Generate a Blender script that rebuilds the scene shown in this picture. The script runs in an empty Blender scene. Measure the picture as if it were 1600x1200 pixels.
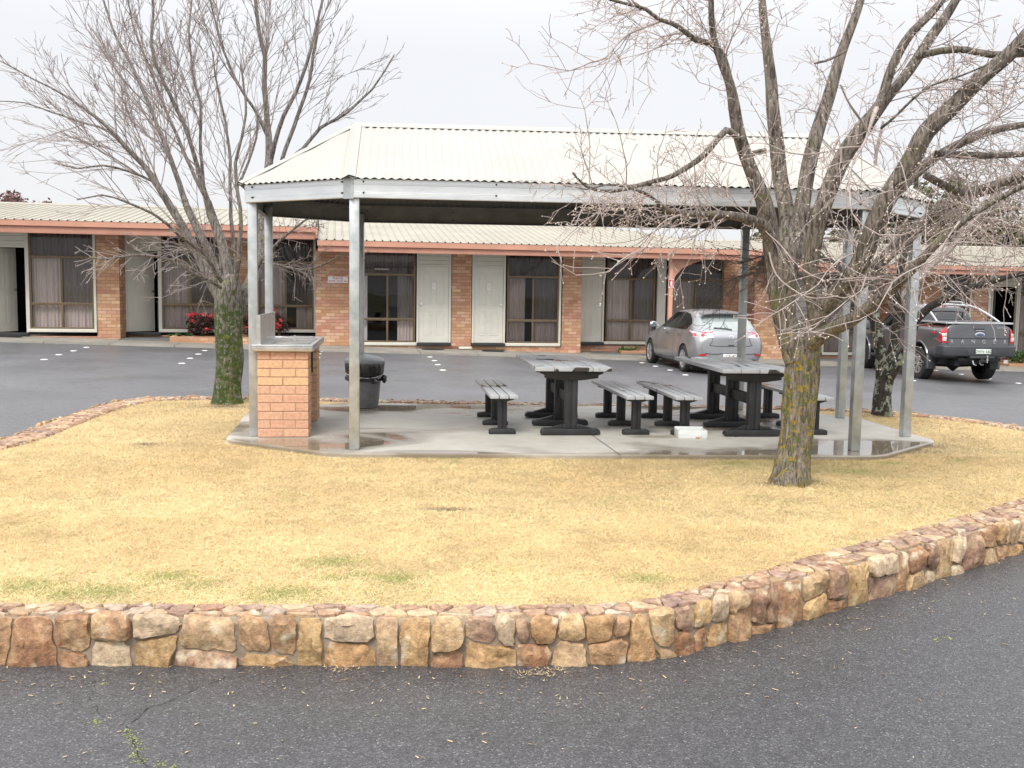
import bpy, bmesh, math, random
import numpy as np
from mathutils import Vector, Matrix, noise, geometry
from mathutils.bvhtree import BVHTree
R=math.radians; rnd=random.Random(7); nrs=np.random.RandomState(5)
S=bpy.context.scene; C=S.collection
# ------------------------------------------------------------ camera
FPX=1570.; EYE=1.77; PIT=math.atan(150/FPX); ROLL=0.0157
F_=Vector((0,math.cos(PIT),-math.sin(PIT))); U0=Vector((0,math.sin(PIT),math.cos(PIT))); R0=Vector((1,0,0))
CR=R0*math.cos(ROLL)+U0*math.sin(ROLL); CU=U0*math.cos(ROLL)-R0*math.sin(ROLL)
cam=bpy.data.cameras.new('camera'); co=bpy.data.objects.new('camera',cam); C.objects.link(co)
co.matrix_world=Matrix(((CR.x,CU.x,-F_.x,0),(CR.y,CU.y,-F_.y,0),(CR.z,CU.z,-F_.z,EYE),(0,0,0,1)))
cam.sensor_width=36; cam.lens=36*FPX/1600; cam.clip_end=3000; cam.clip_start=.05
S.camera=co
# ------------------------------------------------------------ sky and sun (bright overcast)
SUN_EL,SUN_AZ=R(52),R(200)
W=bpy.data.worlds.new("World"); S.world=W; W.use_nodes=True; nt=W.node_tree; N=nt.nodes; Lk=nt.links
bg=N['Background']; bg.inputs['Strength'].default_value=0.1
sky=N.new('ShaderNodeTexSky'); sky.sky_type='NISHITA'; sky.sun_disc=False; sky.sun_elevation=SUN_EL; sky.sun_rotation=SUN_AZ
sky.air_density=1.0; sky.dust_density=4.0
tc=N.new('ShaderNodeTexCoord'); sp=N.new('ShaderNodeSeparateXYZ'); Lk.new(tc.outputs['Generated'],sp.inputs[0])
mr=N.new('ShaderNodeMapRange'); Lk.new(sp.outputs['Z'],mr.inputs[0]); mr.inputs[1].default_value=.22; mr.inputs[2].default_value=1
mr.inputs[3].default_value=3.85; mr.inputs[4].default_value=9.6
cn=N.new('ShaderNodeTexNoise'); cn.inputs['Scale'].default_value=1.6; cn.inputs['Detail'].default_value=4; Lk.new(tc.outputs['Generated'],cn.inputs['Vector'])
cr=N.new('ShaderNodeMapRange'); Lk.new(cn.outputs['Fac'],cr.inputs[0]); cr.inputs[1].default_value=.3; cr.inputs[2].default_value=.7; cr.inputs[3].default_value=.97; cr.inputs[4].default_value=1.02
mm=N.new('ShaderNodeMath'); mm.operation='MULTIPLY'; Lk.new(mr.outputs[0],mm.inputs[0]); Lk.new(cr.outputs[0],mm.inputs[1])
cc=N.new('ShaderNodeVectorMath'); cc.operation='SCALE'; cc.inputs[0].default_value=(.985,.99,1.012); Lk.new(mm.outputs[0],cc.inputs['Scale'])
mx=N.new('ShaderNodeMixRGB'); mx.inputs[0].default_value=.93; Lk.new(sky.outputs[0],mx.inputs[1]); Lk.new(cc.outputs[0],mx.inputs[2]); Lk.new(mx.outputs[0],bg.inputs['Color'])
sl=bpy.data.lights.new('sun','SUN'); sl.energy=1.15; sl.angle=R(22); sl.color=(1,.96,.9)
so=bpy.data.objects.new('sun',sl); C.objects.link(so); so.location=(0,-10,30)
so.rotation_euler=Vector((math.sin(SUN_AZ)*math.cos(SUN_EL),math.cos(SUN_AZ)*math.cos(SUN_EL),math.sin(SUN_EL))).to_track_quat('Z','Y').to_euler()
S.view_settings.view_transform='Standard'; S.view_settings.look='None'; S.view_settings.exposure=1.3; S.view_settings.gamma=1
S.render.engine='CYCLES'
# ------------------------------------------------------------ measuring helpers (pixel of the 1600x1200 view -> point of the place)
def ray(px,py): return F_+CR*((px-800)/FPX)+CU*((600-py)/FPX)
def atz(px,py,z):
    d=ray(px,py); t=(z-EYE)/d.z; return Vector((t*d.x,t*d.y,z))
def aty(px,py,Y):
    d=ray(px,py); t=Y/d.y; return Vector((t*d.x,Y,EYE+t*d.z))
BA=R(10); BE=Vector((math.cos(BA),math.sin(BA),0)); BO=Vector((-math.sin(BA),math.cos(BA),0)); B0=Vector((-2.13,27.2,0))
def wu(px,v=0,py=470):
    d=ray(px,py); b=B0+BO*v; t=b.dot(BO)/d.dot(BO); return (d*t-b).dot(BE)
def wz(px,py,v=0):
    d=ray(px,py); b=B0+BO*v; t=b.dot(BO)/d.dot(BO); return EYE+d.z*t
def sst(a,b,x):
    t=min(1,max(0,(x-a)/(b-a))); return t*t*(3-2*t)
def G(x,y):
    xx=min(22,max(-18,x)); return (.05-.0253*(xx+2.1))*sst(5,15,y)
def atG(px,py):
    z=0
    for _ in range(12): p=atz(px,py,z); z=G(p.x,p.y)
    return p
# ------------------------------------------------------------ tagging
def tag(o,label=None,cat=None,group=None,kind=None):
    if label:o['label']=label
    if cat:o['category']=cat
    if group:o['group']=group
    if kind:o['kind']=kind
    return o
def empty(name,loc,rz=0,label=None,cat=None,group=None):
    o=bpy.data.objects.new(name,None); C.objects.link(o); o.location=loc; o.rotation_euler=(0,0,rz); o.empty_display_size=.2
    return tag(o,label,cat,group)
def copy_tree(o,parent=None):
    c=o.copy(); C.objects.link(c)
    if parent:c.parent=parent
    for ch in list(o.children): copy_tree(ch,c)
    return c
# ------------------------------------------------------------ mesh builder
class MB:
    def __init__(s): s.v=[];s.f=[];s.m=[]
    def add(s,vs,fs,m=0):
        b=len(s.v); s.v+= [tuple(v) for v in vs]; s.f+=[tuple(i+b for i in f) for f in fs]; s.m+=[m]*len(fs); return s
    def box(s,x0,x1,y0,y1,z0,z1,m=0,M=None):
        vs=[Vector((x,y,z)) for x in(x0,x1) for y in(y0,y1) for z in(z0,z1)]
        if M is not None: vs=[M@v for v in vs]
        return s.add(vs,[(0,1,3,2),(4,6,7,5),(0,4,5,1),(2,3,7,6),(0,2,6,4),(1,5,7,3)],m)
    def prism(s,poly,a0,a1,axis=1,m=0):   # poly in the two other axes, extruded along axis
        n=len(poly); vs=[]
        for a in(a0,a1):
            for p in poly:
                q=list(p); q.insert(axis,a); vs.append(q)
        fs=[tuple(range(n)),tuple(range(2*n-1,n-1,-1))]+[(i,(i+1)%n+0,(i+1)%n+n,i+n)[::-1] for i in range(n)]
        return s.add(vs,fs,m)
    def tube(s,pts,rad,sides=6,m=0,cap=True,wob=0,seed=0):
        pts=[Vector(p) for p in pts]; n=len(pts)
        if not hasattr(rad,'__len__'): rad=[rad]*n
        d=(pts[1]-pts[0]).normalized(); a=d.orthogonal().normalized(); base=len(s.v)
        for i in range(n):
            if i: d=(pts[min(i+1,n-1)]-pts[i-1]).normalized()
            a=(a-d*a.dot(d)); a=a.normalized() if a.length>1e-6 else d.orthogonal().normalized(); b=d.cross(a)
            for k in range(sides):
                t=2*math.pi*k/sides; r=rad[i]
                if wob: r*=1+wob*noise.noise(Vector((math.cos(t)*1.6+seed,math.sin(t)*1.6,i*.18)))+wob*.7*noise.noise(Vector((math.cos(t)*5+seed,math.sin(t)*5,i*.13)))
                s.v.append(tuple(pts[i]+(a*math.cos(t)+b*math.sin(t))*r))
        for i in range(n-1):
            for k in range(sides):
                k2=(k+1)%sides; s.f.append((base+i*sides+k,base+i*sides+k2,base+(i+1)*sides+k2,base+(i+1)*sides+k)); s.m.append(m)
        if cap and sides>2:
            s.f.append(tuple(base+k for k in range(sides))[::-1]); s.f.append(tuple(base+(n-1)*sides+k for k in range(sides))); s.m+=[m,m]
        return s
    def lathe(s,prof,n=24,c=(0,0,0),m=0,axis='z',f=None):
        base=len(s.v)
        for (r,h) in prof:
            for k in range(n):
                t=2*math.pi*k/n; rr=r*(f(t,h) if f else 1)
                x,y=rr*math.cos(t),rr*math.sin(t)
                p={'z':(x,y,h),'x':(h,x,y),'y':(x,h,y)}[axis]
                s.v.append((p[0]+c[0],p[1]+c[1],p[2]+c[2]))
        for i in range(len(prof)-1):
            for k in range(n):
                k2=(k+1)%n; q=(base+i*n+k,base+i*n+k2,base+(i+1)*n+k2,base+(i+1)*n+k)
                s.f.append(q if axis!='y' else q[::-1]); s.m.append(m)
        return s
    def build(s,name,mats,parent=None,smooth=False,bevel=0,seg=2,angle=35):
        me=bpy.data.meshes.new(name); me.from_pydata(s.v,[],s.f)
        if not isinstance(mats,(list,tuple)): mats=[mats]
        for m in mats: me.materials.append(m)
        if len(mats)>1: me.polygons.foreach_set('material_index',s.m)
        bm=bmesh.new(); bm.from_mesh(me)
        if bevel or not smooth: bmesh.ops.recalc_face_normals(bm,faces=bm.faces)
        if bevel:
            es=[e for e in bm.edges if len(e.link_faces)==2 and e.calc_face_angle(0)>R(30)]
            bmesh.ops.bevel(bm,geom=es,offset=bevel,segments=seg,profile=.5,affect='EDGES',clamp_overlap=True)
        bm.to_mesh(me); bm.free()
        if smooth or bevel:
            me.polygons.foreach_set('use_smooth',[True]*len(me.polygons))
            try: me.set_sharp_from_angle(angle=R(angle))
            except Exception: pass
        o=bpy.data.objects.new(name,me); C.objects.link(o)
        if parent: o.parent=parent
        return o
# ------------------------------------------------------------ materials
def newmat(name):
    m=bpy.data.materials.new(name); m.use_nodes=True; return m,m.node_tree,m.node_tree.nodes['Principled BSDF']
def nd(nt,t,**k):
    n=nt.nodes.new('ShaderNode'+t)
    for a,b in k.items():
        if a in n.inputs: n.inputs[a].default_value=b
        else: setattr(n,a,b)
    return n
def rgb(c): return (c[0],c[1],c[2],1)
def mat(name,col,rough=.6,metal=0,var=.12,scale=6,col2=None,bump=0,bscale=60,stretch=None,spec=.5,coat=0,rvar=0):
    m,nt,b=newmat(name); tc=nd(nt,'TexCoord'); src=tc.outputs['Object']
    if stretch:
        mp=nd(nt,'Mapping'); mp.inputs['Scale'].default_value=stretch; nt.links.new(src,mp.inputs[0]); src=mp.outputs[0]
    n=nd(nt,'TexNoise',Scale=scale,Detail=5.0,Roughness=.6); nt.links.new(src,n.inputs['Vector'])
    r=nd(nt,'ValToRGB'); e=r.color_ramp.elements; c2=col2 or tuple(c*(1+var) for c in col); c1=col if col2 else tuple(c*(1-var) for c in col)
    e[0].position=.34; e[1].position=.66; e[0].color=rgb(c1); e[1].color=rgb(c2)
    nt.links.new(n.outputs['Fac'],r.inputs[0]); nt.links.new(r.outputs[0],b.inputs['Base Color'])
    b.inputs['Roughness'].default_value=rough; b.inputs['Metallic'].default_value=metal; b.inputs['Specular IOR Level'].default_value=spec
    if rvar:
        q=nd(nt,'MapRange'); q.inputs[1].default_value=.3; q.inputs[2].default_value=.7; q.inputs[3].default_value=rough-rvar; q.inputs[4].default_value=rough+rvar
        nt.links.new(n.outputs['Fac'],q.inputs[0]); nt.links.new(q.outputs[0],b.inputs['Roughness'])
    if coat: b.inputs['Coat Weight'].default_value=coat; b.inputs['Coat Roughness'].default_value=.04
    if bump:
        n2=nd(nt,'TexNoise',Scale=bscale,Detail=4.0); nt.links.new(src,n2.inputs['Vector'])
        bp=nd(nt,'Bump',Strength=bump,Distance=.01); nt.links.new(n2.outputs['Fac'],bp.inputs['Height']); nt.links.new(bp.outputs[0],b.inputs['Normal'])
    return m
def brickmat(name,c1,c2,c3,mort,bw=.24,bh=.086,band=True):
    m,nt,b=newmat(name); L=nt.links.new; tc=nd(nt,'TexCoord'); s=nd(nt,'SeparateXYZ'); L(tc.outputs['Object'],s.inputs[0])
    a=nd(nt,'Math',operation='ADD'); L(s.outputs[0],a.inputs[0]); L(s.outputs[1],a.inputs[1]); c=nd(nt,'CombineXYZ'); L(a.outputs[0],c.inputs[0]); L(s.outputs[2],c.inputs[1])
    br=nd(nt,'TexBrick'); br.inputs['Scale'].default_value=1; br.inputs['Brick Width'].default_value=bw; br.inputs['Row Height'].default_value=bh; br.inputs['Mortar Size'].default_value=.0055; br.inputs['Mortar Smooth'].default_value=.1
    br.inputs['Color1'].default_value=(0,0,0,1); br.inputs['Color2'].default_value=(1,1,1,1); br.inputs['Mortar'].default_value=(.5,.5,.5,1); br.inputs['Bias'].default_value=0; L(c.outputs[0],br.inputs['Vector'])
    rp=nd(nt,'ValToRGB'); e=rp.color_ramp.elements; e[0].position=0; e[0].color=rgb(c1); e[1].position=1; e[1].color=rgb(c3); k=rp.color_ramp.elements.new(.55); k.color=rgb(c2); L(br.outputs['Color'],rp.inputs[0])
    n=nd(nt,'TexNoise',Scale=1.1,Detail=3.0); mp=nd(nt,'Mapping'); mp.inputs['Scale'].default_value=(.25,.25,2.2); L(tc.outputs['Object'],mp.inputs[0]); L(mp.outputs[0],n.inputs['Vector'])
    pk=nd(nt,'MixRGB',blend_type='MULTIPLY'); q=nd(nt,'MapRange'); q.inputs[1].default_value=.45; q.inputs[2].default_value=.6; L(n.outputs['Fac'],q.inputs[0]); L(q.outputs[0],pk.inputs[0]); L(rp.outputs[0],pk.inputs[1]); pk.inputs[2].default_value=(1.0,.9,1.12,1)
    n3=nd(nt,'TexNoise',Scale=35.0,Detail=4.0); L(tc.outputs['Object'],n3.inputs['Vector']); q3=nd(nt,'MapRange'); q3.inputs[3].default_value=.78; q3.inputs[4].default_value=1.2; L(n3.outputs['Fac'],q3.inputs[0])
    mu=nd(nt,'VectorMath',operation='SCALE'); L(pk.outputs[0],mu.inputs[0]); L(q3.outputs[0],mu.inputs['Scale'])
    mxx=nd(nt,'MixRGB'); L(br.outputs['Fac'],mxx.inputs[0]); L(mu.outputs[0],mxx.inputs[1]); mxx.inputs[2].default_value=rgb(mort); L(mxx.outputs[0],b.inputs['Base Color'])
    b.inputs['Roughness'].default_value=.85
    inv=nd(nt,'Math',operation='SUBTRACT'); inv.inputs[0].default_value=1; L(br.outputs['Fac'],inv.inputs[1]); bp=nd(nt,'Bump',Strength=.6,Distance=.008); L(inv.outputs[0],bp.inputs['Height']); L(bp.outputs[0],b.inputs['Normal'])
    return m
M={}
M['brick']=brickmat('motel_brick',(.46,.24,.13),(.57,.33,.19),(.68,.46,.28),(.30,.20,.14))
M['galv']=mat('galvanised_steel',(.42,.45,.46),.42,.75,scale=9,col2=(.56,.59,.60),bump=.03,bscale=30,rvar=.08)
M['galv2']=mat('galvanised_beam',(.76,.79,.81),.34,.9,scale=3,col2=(.88,.90,.91),stretch=(1,1,4),rvar=.08)
M['roof']=mat('cream_roof_steel',(.40,.385,.35),.5,0,scale=1.2,col2=(.43,.42,.385),bump=.02,bscale=5)
M['roofb']=mat('cream_motel_roof',(.33,.305,.245),.55,0,scale=1.0,col2=(.39,.365,.30))
M['salmon']=mat('salmon_gutter_paint',(.62,.32,.225),.5,0,scale=2,var=.08)
M['salmon2']=mat('salmon_beam_paint',(.52,.26,.185),.55,0,scale=3,var=.1)
M['cream']=mat('cream_paint',(.68,.665,.59),.5,0,scale=3,var=.05)
M['galvshade']=mat('shaded_zinc_inside',(.17,.17,.165),.6,.2,scale=4,var=.2)  # shade on beam insides and battens put into a darker zinc colour
M['soffit']=mat('soffit_board',(.38,.34,.28),.7,0,scale=3,var=.08)
M['winframe']=mat('bronze_window_frame',(.17,.125,.075),.4,.3,var=.1)
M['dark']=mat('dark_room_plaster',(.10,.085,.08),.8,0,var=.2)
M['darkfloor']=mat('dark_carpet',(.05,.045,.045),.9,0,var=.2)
M['curtain']=mat('grey_curtain',(.60,.52,.485),.9,0,scale=3,var=.12,stretch=(8,1,.6))
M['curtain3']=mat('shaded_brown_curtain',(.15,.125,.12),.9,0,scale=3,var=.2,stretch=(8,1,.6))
M['curtain2']=mat('pale_curtain',(.75,.73,.74),.9,0,scale=3,var=.1,stretch=(8,1,.6))
M['step']=mat('black_threshold',(.03,.032,.035),.5,0,var=.2)
M['white']=mat('white_enamel',(.78,.78,.76),.4,0,var=.04)
M['red']=mat('red_enamel',(.55,.02,.03),.4,0,var=.05)
M['chrome']=mat('bright_metal',(.75,.76,.78),.15,1,var=.03)
M['black']=mat('black_plastic',(.02,.02,.021),.45,0,var=.2)
M['rubber']=mat('tyre_rubber',(.022,.021,.02),.75,0,var=.2,bump=.2,bscale=40)
def glassmat(name,tint,refl=1.45):
    m=bpy.data.materials.new(name); m.use_nodes=True; nt=m.node_tree; nt.nodes.remove(nt.nodes['Principled BSDF']); o=nt.nodes['Material Output']
    fr=nd(nt,'Fresnel',IOR=refl); t=nd(nt,'BsdfTransparent'); t.inputs[0].default_value=rgb(tint); g=nd(nt,'BsdfGlossy',Roughness=.0)
    tc=nd(nt,'TexCoord'); n=nd(nt,'TexNoise',Scale=1.2,Detail=1.0); nt.links.new(tc.outputs['Object'],n.inputs['Vector']); bp=nd(nt,'Bump',Strength=.04,Distance=.05); nt.links.new(n.outputs['Fac'],bp.inputs['Height']); nt.links.new(bp.outputs[0],g.inputs['Normal'])
    mxx=nd(nt,'MixShader'); nt.links.new(fr.outputs[0],mxx.inputs[0]); nt.links.new(t.outputs[0],mxx.inputs[1]); nt.links.new(g.outputs[0],mxx.inputs[2]); nt.links.new(mxx.outputs[0],o.inputs[0]); return m
M['glass']=glassmat('window_glass',(.86,.85,.85),1.5)

# the shelter roof sheets are grey underneath, darkened by shade painted into the colour
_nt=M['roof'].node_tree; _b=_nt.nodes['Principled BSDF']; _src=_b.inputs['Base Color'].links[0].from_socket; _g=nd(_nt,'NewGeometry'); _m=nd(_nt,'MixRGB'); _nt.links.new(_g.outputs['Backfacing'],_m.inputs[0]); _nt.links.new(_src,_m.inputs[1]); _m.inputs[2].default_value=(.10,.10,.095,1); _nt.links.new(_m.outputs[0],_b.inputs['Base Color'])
# ------------------------------------------------------------ ground
def asphaltmat():
    m,nt,b=newmat('wet_asphalt'); L=nt.links.new; tc=nd(nt,'TexCoord'); P=tc.outputs['Object']
    v=nd(nt,'TexVoronoi',Scale=150.0); L(P,v.inputs['Vector']); sx=nd(nt,'SeparateXYZ'); L(v.outputs['Color'],sx.inputs[0])
    rp=nd(nt,'ValToRGB'); e=rp.color_ramp.elements; e[0].position=0;e[0].color=(.034,.035,.039,1);e[1].position=1;e[1].color=(.22,.217,.21,1)
    for p,c in((.6,(.066,.066,.070,1)),(.95,(.10,.10,.106,1))): k=rp.color_ramp.elements.new(p);k.color=c
    L(sx.outputs[0],rp.inputs[0])
    n=nd(nt,'TexNoise',Scale=.55,Detail=6.0,Roughness=.65); L(P,n.inputs['Vector']); q=nd(nt,'MapRange'); q.inputs[1].default_value=.3;q.inputs[2].default_value=.7;q.inputs[3].default_value=.86;q.inputs[4].default_value=1.13; L(n.outputs['Fac'],q.inputs[0])
    n4=nd(nt,'TexNoise',Scale=14.0,Detail=5.0,Roughness=.7); L(P,n4.inputs['Vector']); q4=nd(nt,'MapRange'); q4.inputs[1].default_value=.3;q4.inputs[2].default_value=.7;q4.inputs[3].default_value=.8;q4.inputs[4].default_value=1.2; L(n4.outputs['Fac'],q4.inputs[0])
    mu0=nd(nt,'Math',operation='MULTIPLY'); L(q.outputs[0],mu0.inputs[0]); L(q4.outputs[0],mu0.inputs[1])
    # wet sky sheen on the car park behind is put into a paler colour
    sy=nd(nt,'SeparateXYZ'); L(P,sy.inputs[0]); sheen=nd(nt,'MapRange'); sheen.inputs[1].default_value=6.5;sheen.inputs[2].default_value=8.5;sheen.inputs[3].default_value=1.0;sheen.inputs[4].default_value=1.75; L(sy.outputs[1],sheen.inputs[0]); mu=nd(nt,'Math',operation='MULTIPLY'); L(mu0.outputs[0],mu.inputs[0]); L(sheen.outputs[0],mu.inputs[1])
    s=nd(nt,'VectorMath',operation='SCALE'); L(rp.outputs[0],s.inputs[0]); L(mu.outputs[0],s.inputs['Scale']); L(s.outputs[0],b.inputs['Base Color'])
    r=nd(nt,'MapRange'); r.inputs[1].default_value=.35;r.inputs[2].default_value=.65;r.inputs[3].default_value=.34;r.inputs[4].default_value=.50; b.inputs['Specular IOR Level'].default_value=.6; L(n.outputs['Fac'],r.inputs[0]); L(r.outputs[0],b.inputs['Roughness'])
    bp=nd(nt,'Bump',Strength=.5,Distance=.003); L(v.outputs['Distance'],bp.inputs['Height']); n5=nd(nt,'TexNoise',Scale=45.0,Detail=4.0); L(P,n5.inputs['Vector']); bp2=nd(nt,'Bump',Strength=.35,Distance=.006); L(n5.outputs['Fac'],bp2.inputs['Height']); L(bp.outputs[0],bp2.inputs['Normal']); L(bp2.outputs[0],b.inputs['Normal'])
    return m
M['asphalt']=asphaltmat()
def gridsheet(name,xs,ys,fz,m):
    mb=MB(); nx=len(xs)
    mb.v=[(x,y,fz(x,y)) for y in ys for x in xs]
    mb.f=[(j*nx+i,j*nx+i+1,(j+1)*nx+i+1,(j+1)*nx+i) for j in range(len(ys)-1) for i in range(nx-1)]; mb.m=[0]*len(mb.f)
    return mb.build(name,m,smooth=True)
xs=[-70,-40,-25,-20,-18]+list(np.arange(-16,22,1.0))+[22,26,40,70]; ys=[-12,-6,-2]+list(np.arange(0,42,.8))+[44,60]
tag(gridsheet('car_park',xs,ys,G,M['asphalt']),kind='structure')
M['earth']=mat('far_grass_ground',(.10,.11,.05),.95,0,scale=.2,col2=(.2,.17,.09))
tag(gridsheet('ground',[-900,-200,0,200,900],[-300,0,60,300,1500],lambda x,y:-1.3,M['earth']),kind='structure')
# footpath along the motel
M['path']=mat('concrete_path',(.23,.215,.185),.75,0,scale=1.5,col2=(.33,.31,.27),bump=.2,bscale=50)
def wbase(u):
    x=B0.x+BE.x*u; return .11-.0253*(x+2.1)
mb=MB(); us=np.arange(-20,30.1,1.5)
for i in range(len(us)-1):
    a,b=us[i]+.006,us[i+1]-.006
    vs=[]
    for u in(a,b):
        for v in(-1.62,-1.6,.9):
            p=B0+BE*u+BO*v; z=G(p.x,p.y)+(.045 if v<-.5 else .0); z=z if v<-.5 else wbase(u)
            vs.append((p.x,p.y,z if v!=-1.62 else z-.12))
    mb.add(vs,[(0,3,4,1),(1,4,5,2)])
tag(mb.build('footpath',M['path']),kind='structure')
mb=MB()   # sealed joint bed under the slabs of the path
for i in range(len(us)-1):
    vs=[]
    for u in(us[i],us[i+1]):
        for v in(-1.58,.9):
            p=B0+BE*u+BO*v; vs.append((p.x,p.y,(G(p.x,p.y)+.04 if v<0 else wbase(u)-.006)))
    mb.add(vs,[(0,2,3,1)])
tag(mb.build('footpath_joints',mat('path_joint',(.06,.055,.05),.9)),kind='structure')
# ------------------------------------------------------------ island lawn
front=[(-6.2,4.35),(-4.2,4.42),(-2.34,4.49),(-.88,4.55),(.1,4.58),(.51,4.63),(.75,4.72),(.98,4.86),(1.58,5.3),(2.31,5.85),(3.67,6.95),(4.9,8.1),(5.8,9.3),(6.3,10.4)]
rear=[(6.2,11.6),(5.75,12.5),(5.15,13.15),(4.35,13.5),(2.6,13.48),(-.5,13.5),(-2.8,13.66),(-4.05,13.72),(-4.72,13.62),(-5.12,13.3),(-5.2,12.1),(-5.08,10.7),(-4.95,9.5),(-5.3,8.2),(-6.4,7.0),(-7.4,6.0),(-7.3,4.9)]
outline=[Vector((a,b)) for a,b in front+rear]
def chaikin(P,n=1):
    for _ in range(n):
        Q=[]
        for i in range(len(P)):
            a,b=P[i],P[(i+1)%len(P)]; Q+=[a*.75+b*.25,a*.25+b*.75]
        P=Q
    return P
outline=chaikin(outline,2)
def inset(P,d):
    Q=[];n=len(P)
    for i in range(n):
        t=(P[(i+1)%n]-P[i-1]).normalized(); Q.append(P[i]+Vector((-t.y,t.x))*d)
    return Q
LZ=.205; LAWN=inset(outline,.16)
def pip(P,x,y):
    X=P[:,0];Y=P[:,1];X2=np.roll(X,-1);Y2=np.roll(Y,-1); ins=np.zeros(len(x),bool)
    for a,b,c,d in zip(X,Y,X2,Y2):
        k=((b>y)!=(d>y)); 
        if k.any(): ins^= k&(x<(c-a)*(y-b)/((d-b) if d!=b else 1e-9)+a)
    return ins
def grassmat(name,base):
    m,nt,b=newmat(name); L=nt.links.new; tc=nd(nt,'TexCoord'); P=tc.outputs['Object']
    n=nd(nt,'TexNoise',Scale=2.2,Detail=8.0,Roughness=.7); L(P,n.inputs['Vector'])
    rp=nd(nt,'ValToRGB'); e=rp.color_ramp.elements; e[0].position=.3;e[0].color=rgb(base[0]);e[1].position=.7;e[1].color=rgb(base[1]); L(n.outputs['Fac'],rp.inputs[0])
    n2=nd(nt,'TexNoise',Scale=.9,Detail=7.0,Roughness=.75); L(P,n2.inputs['Vector']); q=nd(nt,'MapRange'); q.inputs[1].default_value=.62;q.inputs[2].default_value=.72; L(n2.outputs['Fac'],q.inputs[0])
    mx2=nd(nt,'MixRGB'); L(q.outputs[0],mx2.inputs[0]); L(rp.outputs[0],mx2.inputs[1]); mx2.inputs[2].default_value=(.30,.27,.11,1)
    L(mx2.outputs[0],b.inputs['Base Color']); b.inputs['Roughness'].default_value=.9
    bp=nd(nt,'Bump',Strength=.8,Distance=.02); n3=nd(nt,'TexNoise',Scale=60.0,Detail=4.0); L(P,n3.inputs['Vector']); L(n3.outputs['Fac'],bp.inputs['Height']); L(bp.outputs[0],b.inputs['Normal']); return m
tris=geometry.tessellate_polygon([[Vector((p.x,p.y,0)) for p in LAWN]])
mb=MB(); mb.add([(p.x,p.y,LZ) for p in LAWN],tris); lawn=mb.build('lawn',grassmat('straw_thatch',((.55,.43,.24),(.70,.56,.34))))
for p in lawn.data.polygons:
    pass
bm=bmesh.new(); bm.from_mesh(lawn.data)
for f in bm.faces:
    if f.normal.z<0: f.normal_flip()
bm.to_mesh(lawn.data); bm.free(); tag(lawn,kind='structure')
SLAB=[(-2.81,9.75),(-1.62,9.03),(3.5,9.36),(4.47,10.43),(4.28,12.3),(3.1,13.18),(-2.15,13.0),(-3.2,12.2)]
slabpoly=np.array(SLAB); _kf=lambda p: 1+.75*sst(3.6,4.7,-p.x)*sst(6.,8.,p.y)+.5*sst(.8,2.4,p.x)*(1-sst(8.5,10.5,p.y))
lawnpoly=np.array([(a.x+(b.x-a.x)*_kf(a),a.y+(b.y-a.y)*_kf(a)) for a,b in zip(outline,inset(outline,.2))])
TREES=[(2.31,8.19,.3),(-3.77,13.1,.3),(4.85,13.0,.25)]
GREEN=[atz(x,y,LZ) for x,y in((440,928),(310,914),(40,918),(262,902),(1010,905),(560,900),(520,880),(450,928),(425,935),(1250,735),(1330,738),(1390,725),(1150,725),(1230,722),(90,930),(620,905),(150,925),(700,715),(1400,610),(620,640),(700,640),(520,905),(1500,720))]
DULL=[(atz(x,y,LZ),a,b,c) for x,y,a,b,c in((1340,738,.9,.35,.75),(1160,725,.6,.3,.5),(1440,700,.5,.5,.45),(380,665,.7,.7,.5),(1050,718,2.2,.12,.4),(760,712,1.8,.1,.35),(250,700,.6,.3,.3),(1480,640,1.0,.5,.3),(700,770,1.2,.4,.22),(420,640,.5,.5,.4),(1000,790,1.0,.4,.2),(90,760,.9,.4,.2))]
DIRT=[(atz(x,y,LZ),a,b) for x,y,a,b in((1405,706,.30,.10),(1440,697,.22,.16),(1370,715,.2,.05),(556,712,.16,.04),(430,692,.3,.04),(1235,757,.20,.12),(355,636,.28,.16),(1382,652,.2,.12),(230,695,.12,.08),(700,797,.15,.05),(1255,752,.16,.08))]
def vn(x,y,f,sd):
    x=x*f+sd*17.3;y=y*f+sd*7.7; xi=np.floor(x).astype(np.int64);yi=np.floor(y).astype(np.int64); u=x-xi;v=y-yi; u=u*u*(3-2*u);v=v*v*(3-2*v)
    h_=lambda a,b:(np.abs(np.sin(a*127.1+b*311.7+sd*3.3)*43758.5453)%1.0)
    return (h_(xi,yi)*(1-u)+h_(xi+1,yi)*u)*(1-v)+(h_(xi,yi+1)*(1-u)+h_(xi+1,yi+1)*u)*v
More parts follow.
